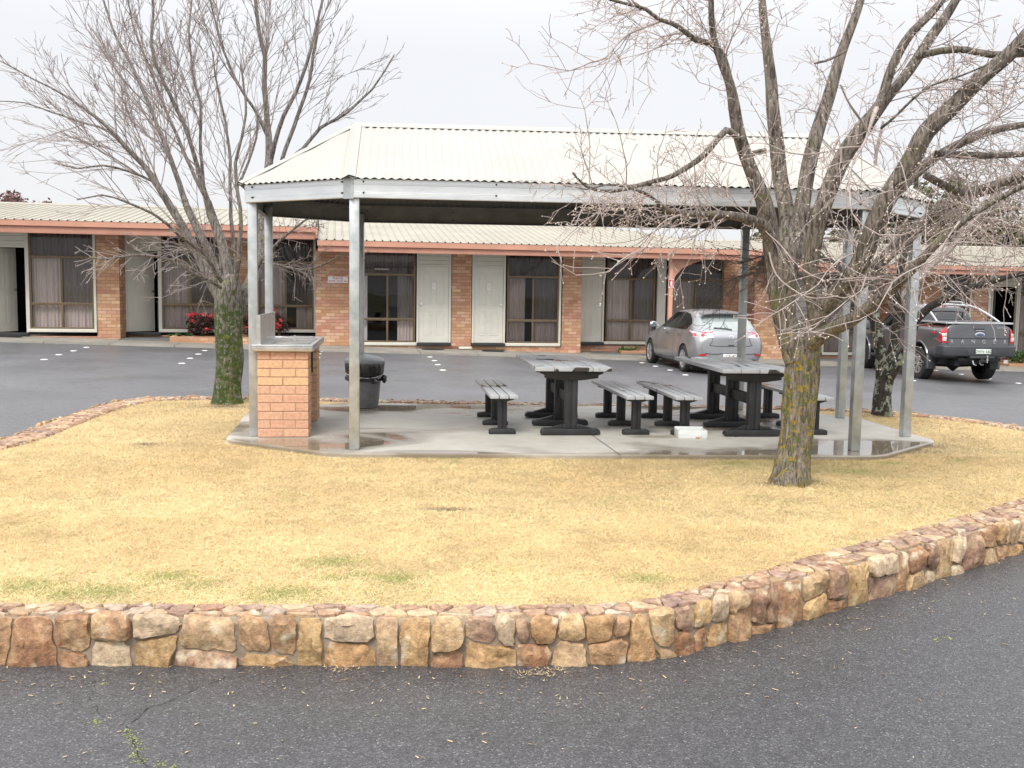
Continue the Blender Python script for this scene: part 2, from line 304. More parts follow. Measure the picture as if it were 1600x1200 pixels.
def blades(n,x0,x1,y0,y1,lmin,lmax,w):
    x=nrs.uniform(x0,x1,n); y=nrs.uniform(y0,y1,n)
    k=pip(lawnpoly,x,y)&~pip(slabpoly,x,y); x=x[k];y=y[k]; n=len(x)
    a=nrs.uniform(0,2*np.pi,n); L=nrs.uniform(lmin,lmax,n); el=np.abs(nrs.normal(.20,.24,n)); el=np.clip(el,.02,1.2)
    g=np.zeros(n)
    for p in GREEN:
        s=.05+.09*((p.x*7.3)%1); g=np.maximum(g,np.exp(-(((x-p.x)/(s*1.5))**2+((y-p.y)/s)**2)))
    nz=np.sin(x*3.1+1.7*np.sin(y*2.3))*np.sin(y*2.7+1.3*np.sin(x*1.9)); g=np.where(nrs.uniform(0,1,n)<g*.7+np.where(nz>.8,.05,0.006)+np.where((y>8)&(x>0),.03,0),1.,0.)
    dx=np.cos(a)*np.cos(el);dy=np.sin(a)*np.cos(el);dz=np.sin(el)
    px=-np.sin(a)*w/2;py=np.cos(a)*w/2
    z=LZ+nrs.uniform(-.003,.009,n)
    v=np.empty((n,3,3)); v[:,0]=np.stack([x-px,y-py,z],1); v[:,1]=np.stack([x+px,y+py,z],1)
    bx=nrs.normal(0,.25,n)
    v[:,2]=np.stack([x+(dx-dy*bx)*L,y+(dy+dx*bx)*L,z+dz*L*.8],1)
    t=nrs.uniform(0,1,n); br=nrs.uniform(.62,1.16,n)
    big=.5+.5*np.sin(x*1.3+.8*np.sin(y*1.1+x*.4)); gr2=.5+.5*np.sin(x*.9+2*np.sin(y*.8))*np.sin(y*1.7)
    m1=vn(x,y,.9,1)*.5+vn(x,y,2.3,2)*.3+vn(x,y,6,3)*.2; m2=vn(x,y,3.5,4)*.5+vn(x,y,11,5)*.5; fa=np.clip((y-5.5)/5,0,1)
    c=np.stack([.94-.12*t,.765-.14*t,.445-.16*t],1); c=c*(1-(.08+.05*fa)[:,None]*np.array([.7,1.1,1.4])*(np.clip((m1-.42)*4,0,1)*1.0)[:,None])*(1.04-.26*np.clip((m2-.35)*1.8,0,1))[:,None]*br[:,None]*(1-.07*fa)[:,None]
    g2=(vn(x,y,1.6,6)*.6+vn(x,y,7,7)*.4>.70)&(nrs.uniform(0,1,n)<.14); g=np.where(g2,1.,g)
    for (p,sx_,sy_,am) in DULL: c=c+(np.array([.42,.34,.17])-c)*(am*.75*np.exp(-(((x-p.x)/sx_)**2+((y-p.y)/sy_)**2))*nrs.uniform(.6,1.2,n))[:,None]
    for (p,sx_,sy_) in DIRT: kk=nrs.uniform(0,1,n)<1.1*np.exp(-(((x-p.x)/sx_)**2+((y-p.y)/sy_)**2)); c[kk]=np.array([.20,.145,.10])*nrs.uniform(.7,1.3,(kk.sum(),1))
    dk=(nrs.uniform(0,1,n)<.06); c[dk]=np.array([.42,.29,.17])
    c[g>0]=np.stack([.20+.16*t,.27+.10*t,.06+.05*t],1)[g>0]
    # bare worn rings round trunks and slab edge
    return v,c
parts=[blades(820000,-5.5,4.2,4.5,6.6,.016,.042,.0026),blades(800000,-5.6,6.4,6.6,9.7,.018,.045,.0034),blades(420000,-5.6,6.6,9.7,13.9,.02,.05,.005)]
V=np.concatenate([p[0] for p in parts]); Cc=np.concatenate([p[1] for p in parts]); n=len(V)
me=bpy.data.meshes.new('grass'); me.vertices.add(n*3); me.vertices.foreach_set('co',V.reshape(-1).astype('f'))
me.loops.add(n*3); idx=np.arange(n*3); me.loops.foreach_set('vertex_index',idx.astype('i'))
me.polygons.add(n); me.polygons.foreach_set('loop_start',(np.arange(n)*3).astype('i')); me.update(calc_edges=True)
ca=me.color_attributes.new('tint','FLOAT_COLOR','POINT'); ca.data.foreach_set('color',np.repeat(np.concatenate([Cc,np.ones((n,1))],1),3,axis=0).reshape(-1).astype('f'))
m,nt,b=newmat('straw_blades'); at=nd(nt,'Attribute',attribute_name='tint'); nt.links.new(at.outputs['Color'],b.inputs['Base Color']); b.inputs['Roughness'].default_value=.75; b.inputs['Specular IOR Level'].default_value=.25
me.materials.append(m); g=bpy.data.objects.new('grass',me); C.objects.link(g); tag(g,'dry straw coloured grass with small green tufts','grass',kind='stuff')
# ------------------------------------------------------------ stone edging wall
def stonemat():
    m,nt,b=newmat('field_stone'); L=nt.links.new; tc=nd(nt,'TexCoord'); P=tc.outputs['Object']; at=nd(nt,'Attribute',attribute_name='tint')
    n=nd(nt,'TexNoise',Scale=7.0,Detail=9.0,Roughness=.7,Distortion=1.0); L(P,n.inputs['Vector'])
    rp=nd(nt,'ValToRGB'); e=rp.color_ramp.elements; e[0].position=.28;e[0].color=(.13,.06,.04,1);e[1].position=.68;e[1].color=(.80,.58,.32,1); k=rp.color_ramp.elements.new(.5);k.color=(.42,.23,.11,1); L(n.outputs['Fac'],rp.inputs[0])
    mx1=nd(nt,'MixRGB'); mx1.inputs[0].default_value=.5; L(at.outputs['Color'],mx1.inputs[1]); L(rp.outputs[0],mx1.inputs[2])
    n2=nd(nt,'TexNoise',Scale=28.0,Detail=6.0,Roughness=.7); L(P,n2.inputs['Vector']); q=nd(nt,'MapRange'); q.inputs[1].default_value=.3;q.inputs[2].default_value=.7;q.inputs[3].default_value=.5;q.inputs[4].default_value=1.35; L(n2.outputs['Fac'],q.inputs[0])
    s=nd(nt,'VectorMath',operation='SCALE'); L(mx1.outputs[0],s.inputs[0]); L(q.outputs[0],s.inputs['Scale'])
    n3=nd(nt,'TexNoise',Scale=9.0,Detail=5.0); mp=nd(nt,'Mapping'); mp.inputs['Location'].default_value=(5,3,1); L(P,mp.inputs[0]); L(mp.outputs[0],n3.inputs['Vector']); q3=nd(nt,'MapRange'); q3.inputs[1].default_value=.58;q3.inputs[2].default_value=.70; L(n3.outputs['Fac'],q3.inputs[0])
    mx2=nd(nt,'MixRGB'); L(q3.outputs[0],mx2.inputs[0]); L(s.outputs[0],mx2.inputs[1]); mx2.inputs[2].default_value=(.66,.56,.40,1); L(mx2.outputs[0],b.inputs['Base Color'])
    b.inputs['Roughness'].default_value=.62; bp=nd(nt,'Bump',Strength=.8,Distance=.015); L(n2.outputs['Fac'],bp.inputs['Height']); L(bp.outputs[0],b.inputs['Normal']); return m
def clip(poly,p,nv):   # keep side where (x-p).n<=0
    out=[]
    for i in range(len(poly)):
        a,b=poly[i],poly[(i+1)%len(poly)]; da=(a-p).dot(nv); db=(b-p).dot(nv)
        if da<=0: out.append(a)
        if (da<0<db) or (db<0<da): out.append(a+(b-a)*(da/(da-db)))
    return out
Pth=outline; seg=[(Pth[(i+1)%len(Pth)]-Pth[i]).length for i in range(len(Pth))]; cum=[0]
for s_ in seg: cum.append(cum[-1]+s_)
LT=cum[-1]
def along(s):
    s%=LT; i=max(0,np.searchsorted(cum,s,side='right')-1); i=min(i,len(Pth)-1); t=(s-cum[i])/seg[i]; a,b=Pth[i],Pth[(i+1)%len(Pth)]
    p=a.lerp(b,t); t0=(b-a).normalized(); return p,t0
def along2(s):
    p,_=along(s); t=(along(s+.12)[0]-along(s-.12)[0]).normalized(); return p,Vector((t.y,-t.x))   # outward (path runs counter-clockwise)
def kf(p): return 1+.75*sst(3.6,4.7,-p.x)*sst(6.,8.,p.y)+.5*sst(.8,2.4,p.x)*(1-sst(8.5,10.5,p.y))
HT=.225; HB=-.05; WW=.20; RC=.02
def prof(q):   # q from bottom of face -> over top -> down inside ; returns out offset,z,normal(out,z)
    h=HT-HB
    if q<h-RC: return (0,HB+q,1,0)
    q-=h-RC; arc=RC*math.pi/2
    if q<arc: a=q/RC; return (-RC+RC*math.cos(a),HT-RC+RC*math.sin(a),math.cos(a),math.sin(a))
    q-=arc
    if q<WW-2*RC: return (-RC-q,HT,0,1)
    q-=WW-2*RC
    if q<arc: a=q/RC; return (-WW+RC-RC*math.sin(a),HT-RC+RC*math.cos(a),-math.sin(a),math.cos(a))
    return (-WW,HT-RC-(q-arc),-1,0)
QM=(HT-HB-RC)+RC*math.pi+WW-2*RC+.06
pal=[(.50,.33,.15),(.62,.46,.25),(.30,.15,.085),(.38,.21,.12),(.27,.19,.16),(.44,.28,.16),(.70,.60,.44),(.22,.14,.12),(.48,.29,.13),(.62,.44,.20),(.56,.42,.26)]
paltop=[(.42,.29,.22),(.46,.34,.25),(.58,.44,.28),(.36,.26,.24),(.56,.50,.44),(.40,.25,.19),(.32,.25,.25),(.62,.50,.34)]
h=HT-HB; cells=[]   # each cell: polygon in (s along the wall, q over its profile), is it a face stone
def edgepts(a,b,amp,sd):
    n=max(2,int((b-a).length/.022)); nn=Vector((-(b-a).y,(b-a).x)).normalized(); return [a.lerp(b,i/n)+nn*amp*math.sin(math.pi*i/n)*(noise.noise(Vector((a.x*9+i*.55,a.y*7+b.x*9,sd)))+.35*noise.noise(Vector((a.x*9+i*1.6,b.y*7,sd+4)))) for i in range(n)]
s0=0.; jb=[0,0]; prev=(0,0)
while s0<LT-.32:
    w=rnd.choice([.10,.14,.17,.20,.23,.27,.13,.19])*rnd.uniform(.85,1.15); s1=min(s0+w,LT) if LT-(s0+w)>.1 else LT
    nb=rnd.uniform(-.045,.045); nt_=rnd.uniform(-.045,.045); nm=0
    if s1>=LT-.33: s1=LT; nb=nt_=nm=0
    topq=h+.016
    A0,A1=Vector((s0+prev[0],0)),Vector((s0+prev[1],topq)); B0_,B1_=Vector((s1+nb,0)),Vector((s1+nt_,topq))
    if rnd.random()<.30 and w<.24: cells.append(([A0,B0_,B1_,A1],True))
    else:
        f=rnd.uniform(.33,.68); f2=f+rnd.uniform(-.14,.14); Am=A0.lerp(A1,f); Bm=B0_.lerp(B1_,f2)
        cells.append(([A0,B0_,Bm,Am],True))
        if w>.19 and rnd.random()<.6:
            g=rnd.uniform(.35,.65); Mm=Am.lerp(Bm,g); Mt=A1.lerp(B1_,g+rnd.uniform(-.12,.12)); cells.append(([Am,Mm,Mt,A1],True)); cells.append(([Mm,Bm,B1_,Mt],True))
        else: cells.append(([Am,Bm,B1_,A1],True))
    prev=(nb,nt_); s0=s1
seeds=[]
for q0,dq in ((h+.035,.19),(h+.095,.15),(h+.155,.17),(QM-.015,.22)):
    s_=rnd.uniform(0,.1)
    while s_<LT-.05: seeds.append(Vector((s_,q0+rnd.uniform(-.02,.02)))); s_+=dq*rnd.uniform(.55,1.6)
seeds.sort(key=lambda v:v.x)
for i,c in enumerate(seeds):
    poly=[Vector((c.x-.3,h+.020)),Vector((c.x+.3,h+.020)),Vector((c.x+.3,QM)),Vector((c.x-.3,QM))]
    for st_ in(-1,1):
        k=i+st_
        while 0<=k<len(seeds) and abs(seeds[k].x-c.x)<.6: poly=clip(poly,(seeds[k]+c)/2,(seeds[k]-c)); k+=st_
    if len(poly)>2: cells.append((poly,False))
wv=[];wf=[];wm=[];wc=[]
for poly,face in cells:
    cen=sum(poly,Vector((0,0)))/len(poly); gap=rnd.uniform(.003,.008); P2=[]
    n=len(poly); ar=sum(poly[i].x*poly[(i+1)%n].y-poly[(i+1)%n].x*poly[i].y for i in range(n))
    if ar<0: poly=poly[::-1]
    ins=[]
    for i in range(n):
        a_,b_,c_=poly[i-1],poly[i],poly[(i+1)%n]; t1=(b_-a_); t2=(c_-b_)
        if t1.length<1e-4 or t2.length<1e-4: continue
        t1.normalize();t2.normalize(); n1=Vector((-t1.y,t1.x));n2=Vector((-t2.y,t2.x)); bi=n1+n2
        if bi.length<.2: continue
        bi.normalize(); ins.append(b_+bi*gap/max(.45,bi.dot(n1)))
    if len(ins)<3: continue
    ct=[]
    for i in range(len(ins)):   # chip the corners
        a_,b_,c_=ins[i-1],ins[i],ins[(i+1)%len(ins)]; l1=(a_-b_).length; l2=(c_-b_).length; k1=min(.45,rnd.uniform(.006,.040)/max(l1,.01)); k2=min(.45,rnd.uniform(.006,.040)/max(l2,.01)); ct+=[b_.lerp(a_,k1),b_.lerp(c_,k2)]
    sd0=rnd.uniform(0,99)
    for a_,b_ in zip(ct,ct[1:]+ct[:1]): P2+=edgepts(a_,b_,.014,sd0)
    if len(P2)<5: continue
    cen=sum(P2,Vector((0,0)))/len(P2)
    bul=rnd.uniform(.010,.030) if face else rnd.uniform(.003,.009)
    tilt=Vector((rnd.uniform(-1,1),rnd.uniform(-1,1)))*(.10 if face else .035)
    fcs=[(Vector((math.cos(a_),math.sin(a_)))*rnd.uniform(.15,.60),bul*rnd.uniform(1.0,2.0)+.008) for a_ in [rnd.uniform(0,6.28)+k_*1.4 for k_ in range(4)]] if face else []; sd=Vector((rnd.uniform(0,50),rnd.uniform(0,50),0)); base=len(wv); nP=len(P2)
    cx=rnd.choice(pal if face else paltop); f=rnd.uniform(.8,1.2); cx=tuple(x*f for x in cx)
    for sc,hh in((1.0,-.012),(.985,.45*bul+.003),(.93,.9*bul+.004),(.68,bul+.005),(.35,bul+.005)):
        for a in P2:
            q=cen+(a-cen)*sc; hgt=hh
            if hh>0: hgt+=(q-cen).dot(tilt)+.020*(1 if face else .3)*noise.noise(Vector((q.x*14,q.y*14,0))+sd)+.006*noise.noise(Vector((q.x*42,q.y*42,3))+sd)
            if hh>0:
                for gv,of_ in fcs: hgt=min(hgt,of_+(q-cen).dot(gv)+.004*noise.noise(Vector((q.x*30,q.y*30,9))+sd))
            hgt=max(hgt,.001) if hh>0 else hgt
            p,nr=along2(q.x); o,z,no,nz=prof(max(0,min(QM,q.y))); w=p+nr*(o*kf(p)+no*hgt); wv.append((w.x,w.y,z+nz*hgt)); wc.append(cx)
    for r_ in range(4):
        for k in range(nP):
            k2=(k+1)%nP; wf.append((base+r_*nP+k,base+r_*nP+k2,base+(r_+1)*nP+k2,base+(r_+1)*nP+k))
    wf.append(tuple(base+4*nP+k for k in range(nP)))
me=bpy.data.meshes.new('stones'); me.from_pydata(wv,[],wf); me.materials.append(stonemat()); me.polygons.foreach_set('use_smooth',[True]*len(me.polygons)); me.set_sharp_from_angle(angle=R(28))
ca=me.color_attributes.new('tint','FLOAT_COLOR','POINT'); ca.data.foreach_set('color',np.array([(a,b,c,1) for a,b,c in wc],'f').reshape(-1))
wall=empty('stone_wall',(-.88,4.55,0),0,'low mortared wall of brown and ochre field stones edging the straw lawn','wall')
o=bpy.data.objects.new('stones',me); C.objects.link(o); o.parent=wall; o.matrix_parent_inverse=Matrix.Translation((.88,-4.55,0))
mb=MB(); ns=240; pr=[(0,HB-.4,1,0)]+[prof(q) for q in np.linspace(.0,QM,12)]
for i in range(ns):
    p,nr=along2(LT*i/ns)
    for (o_,z,no,nz) in pr: w=p+nr*(o_*kf(p)+no*-.006); mb.v.append((w.x+.88,w.y-4.55,z-nz*.006))
k=len(pr)
for i in range(ns):
    for j in range(k-1): mb.f.append((i*k+j,((i+1)%ns)*k+j,((i+1)%ns)*k+j+1,i*k+j+1)); mb.m.append(0)
mb.build('mortar',mat('wall_mortar',(.22,.17,.12),.9,0,scale=12,col2=(.34,.28,.21),bump=.4,bscale=60),wall,smooth=True)
# ------------------------------------------------------------ small litter and moss on the asphalt in front
mb=MB()
for i in range(420):
    s=rnd.uniform(0,11); p,nr=along2(s+1.0) ; d=abs(rnd.gauss(0,.35)) if rnd.random()<.75 else rnd.uniform(0,1.6); q=p+nr*(.03+d)
    a=rnd.uniform(0,6.28); L_=rnd.uniform(.006,.028); w=rnd.uniform(.002,.005); dx,dy=math.cos(a),math.sin(a); z=G(q.x,q.y)+.004
    mb.add([(q.x-dy*w,q.y+dx*w,z),(q.x+dy*w,q.y-dx*w,z),(q.x+dx*L_+dy*w*.6,q.y+dy*L_-dx*w*.6,z+.004),(q.x+dx*L_,q.y+dy*L_,z+.002)],[(0,1,2,3)],rnd.choice([0,0,1]))
for (px,py,n_) in((840,1055,60),(870,1050,30),(530,1045,40),(890,1100,12),(1080,965,15)):
    c=atG(px,py)
    for i in range(n_):
        a=rnd.uniform(0,6.28); L_=rnd.uniform(.01,.03); w=.0025; dx,dy=math.cos(a),math.sin(a); x=c.x+rnd.gauss(0,.05); y=c.y+rnd.gauss(0,.03); z=.006+rnd.uniform(0,.006)
        mb.add([(x-dy*w,y+dx*w,z),(x+dy*w,y-dx*w,z),(x+dx*L_,y+dy*L_,z+.004)],[(0,1,2)],0)
tag(mb.build('leaf_litter',[mat('straw_litter',(.55,.42,.24),.8),mat('brown_litter',(.28,.17,.09),.8)]),'scattered straw and leaf bits on the dark asphalt','litter',kind='stuff')
mb=MB()
for (px,py,s) in((150,1128,1.6),(160,1070,.8),(200,1142,1),(207,1155,1.4),(213,1163,1.3),(212,1180,1),(222,1188,1),(252,1195,1),(275,1198,.8),(1465,1000,1.2),(1480,997,1),(203,1148,1),(216,1172,1)):
    c=atG(px,py)
    for k in range(int(16*s)):
        x=c.x+rnd.gauss(0,.012*s); y=c.y+rnd.gauss(0,.012*s); r_=rnd.uniform(.0015,.005)
        mb.lathe([(r_,0.0),(r_*.8,r_*.35),(.0001,r_*.5)],7,(x,y,G(x,y)+.001))
tag(mb.build('moss',mat('yellow_green_moss',(.16,.19,.05),.95,0,scale=40,col2=(.32,.33,.13)),smooth=True),'yellow green moss dotted along a crack in the front asphalt','moss',kind='stuff')

def crack(pts,w,seed):
    r_=random.Random(seed); mb=MB(); P=[atG(x,y) for x,y in pts]; Q=[]
    for a,b in zip(P,P[1:]):
        n=max(2,int((b-a).length/.03))
        for i in range(n): q=a.lerp(b,i/n); Q.append(Vector((q.x+r_.gauss(0,.006),q.y+r_.gauss(0,.006),0)))
    for i in range(len(Q)-1):
        a,b=Q[i],Q[i+1]; n=Vector((-(b-a).y,(b-a).x,0)).normalized()*w*r_.uniform(.3,1.2)
        if r_.random()<.12: continue
        mb.add([(a.x-n.x,a.y-n.y,G(a.x,a.y)+.0035),(a.x+n.x,a.y+n.y,G(a.x,a.y)+.0035),(b.x+n.x*.8,b.y+n.y*.8,G(b.x,b.y)+.0035),(b.x-n.x*.8,b.y-n.y*.8,G(b.x,b.y)+.0035)],[(0,3,2,1)])
    tag(mb.build('asphalt_crack',mat('crack_dirt',(.018,.017,.016),.9)),kind='structure')
crack([(390,1043),(352,1058),(300,1080),(225,1112),(200,1135),(208,1160),(218,1185),(236,1205)],.0022,3); crack([(225,1112),(160,1120),(140,1090),(150,1060)],.0014,5)
# ------------------------------------------------------------ wet concrete slab
def slabmat():
    m,nt,b=newmat('wet_concrete'); L=nt.links.new; tc=nd(nt,'TexCoord'); P=tc.outputs['Object']
    mp=nd(nt,'Mapping'); mp.inputs['Scale'].default_value=(.8,1.5,1); mp.inputs['Location'].default_value=(1.3,2.1,0); L(P,mp.inputs[0])
    n=nd(nt,'TexNoise',Scale=.75,Detail=3.0,Roughness=.45,Distortion=.6); L(mp.outputs[0],n.inputs['Vector'])
    # the slab stays dry under the middle of the roof and is wet towards its edge
    ln=nd(nt,'VectorMath',operation='MULTIPLY_ADD'); ln.inputs[1].default_value=(.20,.40,0); ln.inputs[2].default_value=(-.15,-4.37,0); L(P,ln.inputs[0])
    le=nd(nt,'VectorMath',operation='LENGTH'); L(ln.outputs[0],le.inputs[0]); ma=nd(nt,'MapRange'); ma.inputs[1].default_value=.1; ma.inputs[2].default_value=1.0; ma.inputs[3].default_value=-.12; ma.inputs[4].default_value=.105; L(le.outputs['Value'],ma.inputs[0])
    ad=nd(nt,'Math',operation='ADD'); L(n.outputs['Fac'],ad.inputs[0]); L(ma.outputs[0],ad.inputs[1])
    damp=nd(nt,'MapRange'); damp.inputs[1].default_value=.45;damp.inputs[2].default_value=.53; L(ad.outputs[0],damp.inputs[0])
    pud=nd(nt,'MapRange'); pud.inputs[1].default_value=.56;pud.inputs[2].default_value=.64; L(ad.outputs[0],pud.inputs[0])
    n2=nd(nt,'TexNoise',Scale=5.0,Detail=7.0,Roughness=.7); L(P,n2.inputs['Vector']); rp=nd(nt,'ValToRGB'); e=rp.color_ramp.elements; e[0].position=.3;e[0].color=(.44,.42,.37,1);e[1].position=.7;e[1].color=(.54,.52,.47,1); L(n2.outputs['Fac'],rp.inputs[0])
    dk=nd(nt,'MixRGB',blend_type='MULTIPLY'); L(damp.outputs[0],dk.inputs[0]); L(rp.outputs[0],dk.inputs[1]); dk.inputs[2].default_value=(.66,.62,.57,1)
    dk2=nd(nt,'MixRGB',blend_type='MULTIPLY'); L(pud.outputs[0],dk2.inputs[0]); L(dk.outputs[0],dk2.inputs[1]); dk2.inputs[2].default_value=(.72,.68,.62,1); L(dk2.outputs[0],b.inputs['Base Color'])
    r1=nd(nt,'MapRange'); r1.inputs[3].default_value=.6;r1.inputs[4].default_value=.28; L(damp.outputs[0],r1.inputs[0]); r2=nd(nt,'Math',operation='MULTIPLY'); iv=nd(nt,'Math',operation='SUBTRACT'); iv.inputs[0].default_value=1.0; L(pud.outputs[0],iv.inputs[1]); L(r1.outputs[0],r2.inputs[0]); L(iv.outputs[0],r2.inputs[1]); r3=nd(nt,'Math',operation='ADD'); L(r2.outputs[0],r3.inputs[0]); r3.inputs[1].default_value=.03; L(r3.outputs[0],b.inputs['Roughness'])
    n3=nd(nt,'TexNoise',Scale=90.0,Detail=3.0); L(P,n3.inputs['Vector']); bp=nd(nt,'Bump',Distance=.004); L(n3.outputs['Fac'],bp.inputs['Height']); L(iv.outputs[0],bp.inputs['Strength']); sc=nd(nt,'Math',operation='MULTIPLY'); L(iv.outputs[0],sc.inputs[0]); sc.inputs[1].default_value=.3; L(sc.outputs[0],bp.inputs['Strength']); L(bp.outputs[0],b.inputs['Normal'])
    return m
SZ=.25
sl_=MB(); n=len(SLAB)
ring=[Vector(p) for p in SLAB]; 
RR_=[]
for i in range(n):   # soften corners
    a,b,c=ring[i-1],ring[i],ring[(i+1)%n]; RR_+=[b+(a-b).normalized()*.12,b+((a-b).normalized()+(c-b).normalized())*.05,b+(c-b).normalized()*.12]
k=len(RR_); sl_.v=[(p.x,p.y,SZ-.012) for p in RR_]+[(p.x,p.y,LZ-.05) for p in RR_]
cen=Vector((.7,11.1)); sl_.v+=[(p.x+(cen-p).normalized().x*.03,p.y+(cen-p).normalized().y*.03,SZ) for p in RR_]
sl_.f=[tuple(2*k+i for i in range(k))]+[(i,(i+1)%k,2*k+(i+1)%k,2*k+i) for i in range(k)]+[(k+i,k+(i+1)%k,(i+1)%k,i) for i in range(k)]; sl_.m=[0]*len(sl_.f)
slab=sl_.build('concrete_slab',slabmat()); tag(slab,kind='structure')
j0=atz(963,707,SZ); j1=atz(925,680,SZ); jd=(j1-j0).normalized(); mb=MB(); nn_=Vector((-jd.y,jd.x,0))*.004
a,b=j0-jd*.15,j0+jd*3.55; mb.add([a-nn_+Vector((0,0,.003)),a+nn_+Vector((0,0,.003)),b+nn_+Vector((0,0,.003)),b-nn_+Vector((0,0,.003))],[(0,3,2,1)])
tag(mb.build('slab_joint',M['black']),kind='structure')
# ------------------------------------------------------------ picnic shelter
PC=dict(FL=(-1.46,9.27),FR=(3.33,9.66),RF=(4.22,10.68),RR=(4.02,12.21),BR=(2.94,12.91),BL=(-1.93,12.72),LR=(-2.87,11.85),LF=(-2.58,10.0))
order=['FL','FR','RF','RR','BR','BL','LR','LF']; BT,BB=2.735,2.56
sh=empty('picnic_shelter',(.7,11.1,SZ),0,'open picnic shelter with cream corrugated hip roof on galvanised posts','shelter'); so_=Vector((.7,11.1,SZ))
def lc(p): return (p[0]-.7,p[1]-11.1,(p[2] if len(p)>2 else 0)-SZ)
cpt={k:Vector(v) for k,v in PC.items()}
for i,kx in enumerate(order):
    p=cpt[kx]; a=cpt[order[i-1]]; b=cpt[order[(i+1)%8]]
    d={'FL':b-p,'FR':p-a,'BR':b-p,'BL':p-a,'RF':b-p,'RR':p-a,'LR':b-p,'LF':p-a}[kx]; ang=math.atan2(d.y,d.x)
    Mx=Matrix.Translation(Vector(lc((p.x,p.y,0))))@Matrix.Rotation(ang,4,'Z'); h=.0455
    mb=MB(); mb.box(-h,h,-h,h,SZ+.001,BB+.10,0,Mx)
    o=mb.build('post',M['galv'],sh,bevel=.006)
outv={}
cc_=Vector((.7,11.1))
OV=[]
for i in range(8):   # beam polygon corners offset outwards
    a,b,c=cpt[order[i-1]],cpt[order[i]],cpt[order[(i+1)%8]]; t1=(b-a).normalized();t2=(c-b).normalized(); n1=Vector((t1.y,-t1.x));n2=Vector((t2.y,-t2.x)); bi=(n1+n2).normalized(); OV.append((b,bi/max(.3,bi.dot(n1))))
def off(i,d): b,bi=OV[i%8]; return b+bi*d
for i in range(8):   # ribbed C section beams
    pr_=[(.062,BB),(.070,BB+.006),(.070,BB+.038),(.063,BB+.043),(.063,BB+.050),(.070,BB+.055),(.070,BB+.118),(.063,BB+.123),(.063,BB+.130),(.070,BB+.135),(.070,BT-.006),(.062,BT),(.010,BT),(.010,BT-.02),(.014,BT-.02),(.055,BT-.008),(.058,BB+.01),(.010,BB+.006),(.010,BB)]
    mb=MB(); k=len(pr_)
    for e_ in(i,i+1):
        for (o_,z) in pr_: q=off(e_,o_); mb.v.append(lc((q.x,q.y,z)))
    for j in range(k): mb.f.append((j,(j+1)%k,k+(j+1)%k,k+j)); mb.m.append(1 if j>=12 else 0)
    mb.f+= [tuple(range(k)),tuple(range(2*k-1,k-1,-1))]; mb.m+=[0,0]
    bmo=mb.build('beam',[M['galv2'],M['galvshade']],sh)
    # corner cover and bolts
    a,b=off(i,.072),off(i+1,.072); t=(b-a).normalized(); nr=Vector((t.y,-t.x)); L_=(b-a).length
    for sx_ in [.11,L_-.11]+([L_*.27,L_*.52,L_*.76] if L_>3 else []):
        for z in(BB+.045,BB+.145):
            c=a+t*sx_; q0,q1=c+nr*.009,c-nr*.030; mb=MB(); mb.tube([lc((q1.x,q1.y,z)),lc((q0.x,q0.y,z))],.0085,8); mb.build('bolt',M['black'],bmo)
for i in (0,1):
    p=off(i,.073); a=off(i-1,.073); b=off(i+1,.073); mb=MB(); ps=[p+(a-p).normalized()*(.095 if i==0 else .03),p,p+(b-p).normalized()*(.02 if i==0 else .09)]; q2=[off(i,.0755)+(x-p) for x in ps]
    vs=[lc((q.x,q.y,z)) for z in(BB-.008,BT) for q in q2]+[lc((q.x,q.y,z)) for z in(BB-.008,BT) for q in ps]
    mb.add(vs,[(0,1,4,3),(1,2,5,4),(6,9,10,7),(7,10,11,8),(0,6,7,1),(1,7,8,2),(3,4,10,9),(4,5,11,10),(0,3,9,6),(2,8,11,5)]); mb.build('corner_plate',M['galv'],sh)
RL=Vector((-1.72,11.02,3.49)); RRg=Vector((3.42,11.33,3.49)); EZ=BT-.002
def corr(edgeA,edgeB,tops,name,parent,m,pitch=.0762,amp=.0075,over=.0,ribs=False,loc=lc,steps=8):
    A,B=Vector(edgeA),Vector(edgeB); T=[Vector(t) for t in tops]; e=(B-A).normalized(); n=(e.cross((T[0]-A))).normalized()
    if n.z<0:n=-n
    up=n.cross(e).normalized(); up=up if up.z>0 else -up
    L_=(B-A).length; st=pitch/steps; k=int(L_/st)
    ss=[L_*i/k for i in range(k+1)]; mb=MB()
    sT=[(t-A).dot(e) for t in T]
    for s in ss:
        if len(T)==2:
            if sT[0]>.5 and s<sT[0]: top=A.lerp(T[0],s/sT[0])
            elif L_-sT[1]>.5 and s>sT[1]: top=B.lerp(T[1],(L_-s)/(L_-sT[1]))
            else:
                a0=sT[0] if sT[0]>.5 else 0; a1=sT[1] if L_-sT[1]>.5 else L_; top=T[0].lerp(T[1],(s-a0)/(a1-a0))
        else: top=A.lerp(T[0],s/sT[0]) if s<sT[0] else B.lerp(T[0],(L_-s)/(L_-sT[0]))
        if ribs:
            ph=(s%pitch)/pitch; w=amp*2 if ph<.10 else (amp*2*max(0,1-(ph-.1)/.07) if ph<.17 else (amp*2*max(0,(ph-.93)/.07) if ph>.93 else 0))
        else: w=amp*math.cos(2*math.pi*s/pitch)
        for q in(A+e*s-up*over,top): mb.v.append(loc(q+n*w))
    for i in range(k): mb.f.append((2*i,2*i+2,2*i+3,2*i+1)); mb.m.append(0)
    return mb.build(name,m,parent,smooth=True)
ev=[off(i,.125) for i in range(8)]; ev=[Vector((p.x,p.y,EZ)) for p in ev]
tops=[(RL,RRg),(RRg,),(RRg,),(RRg,),(RRg,RL),(RL,),(RL,),(RL,)]
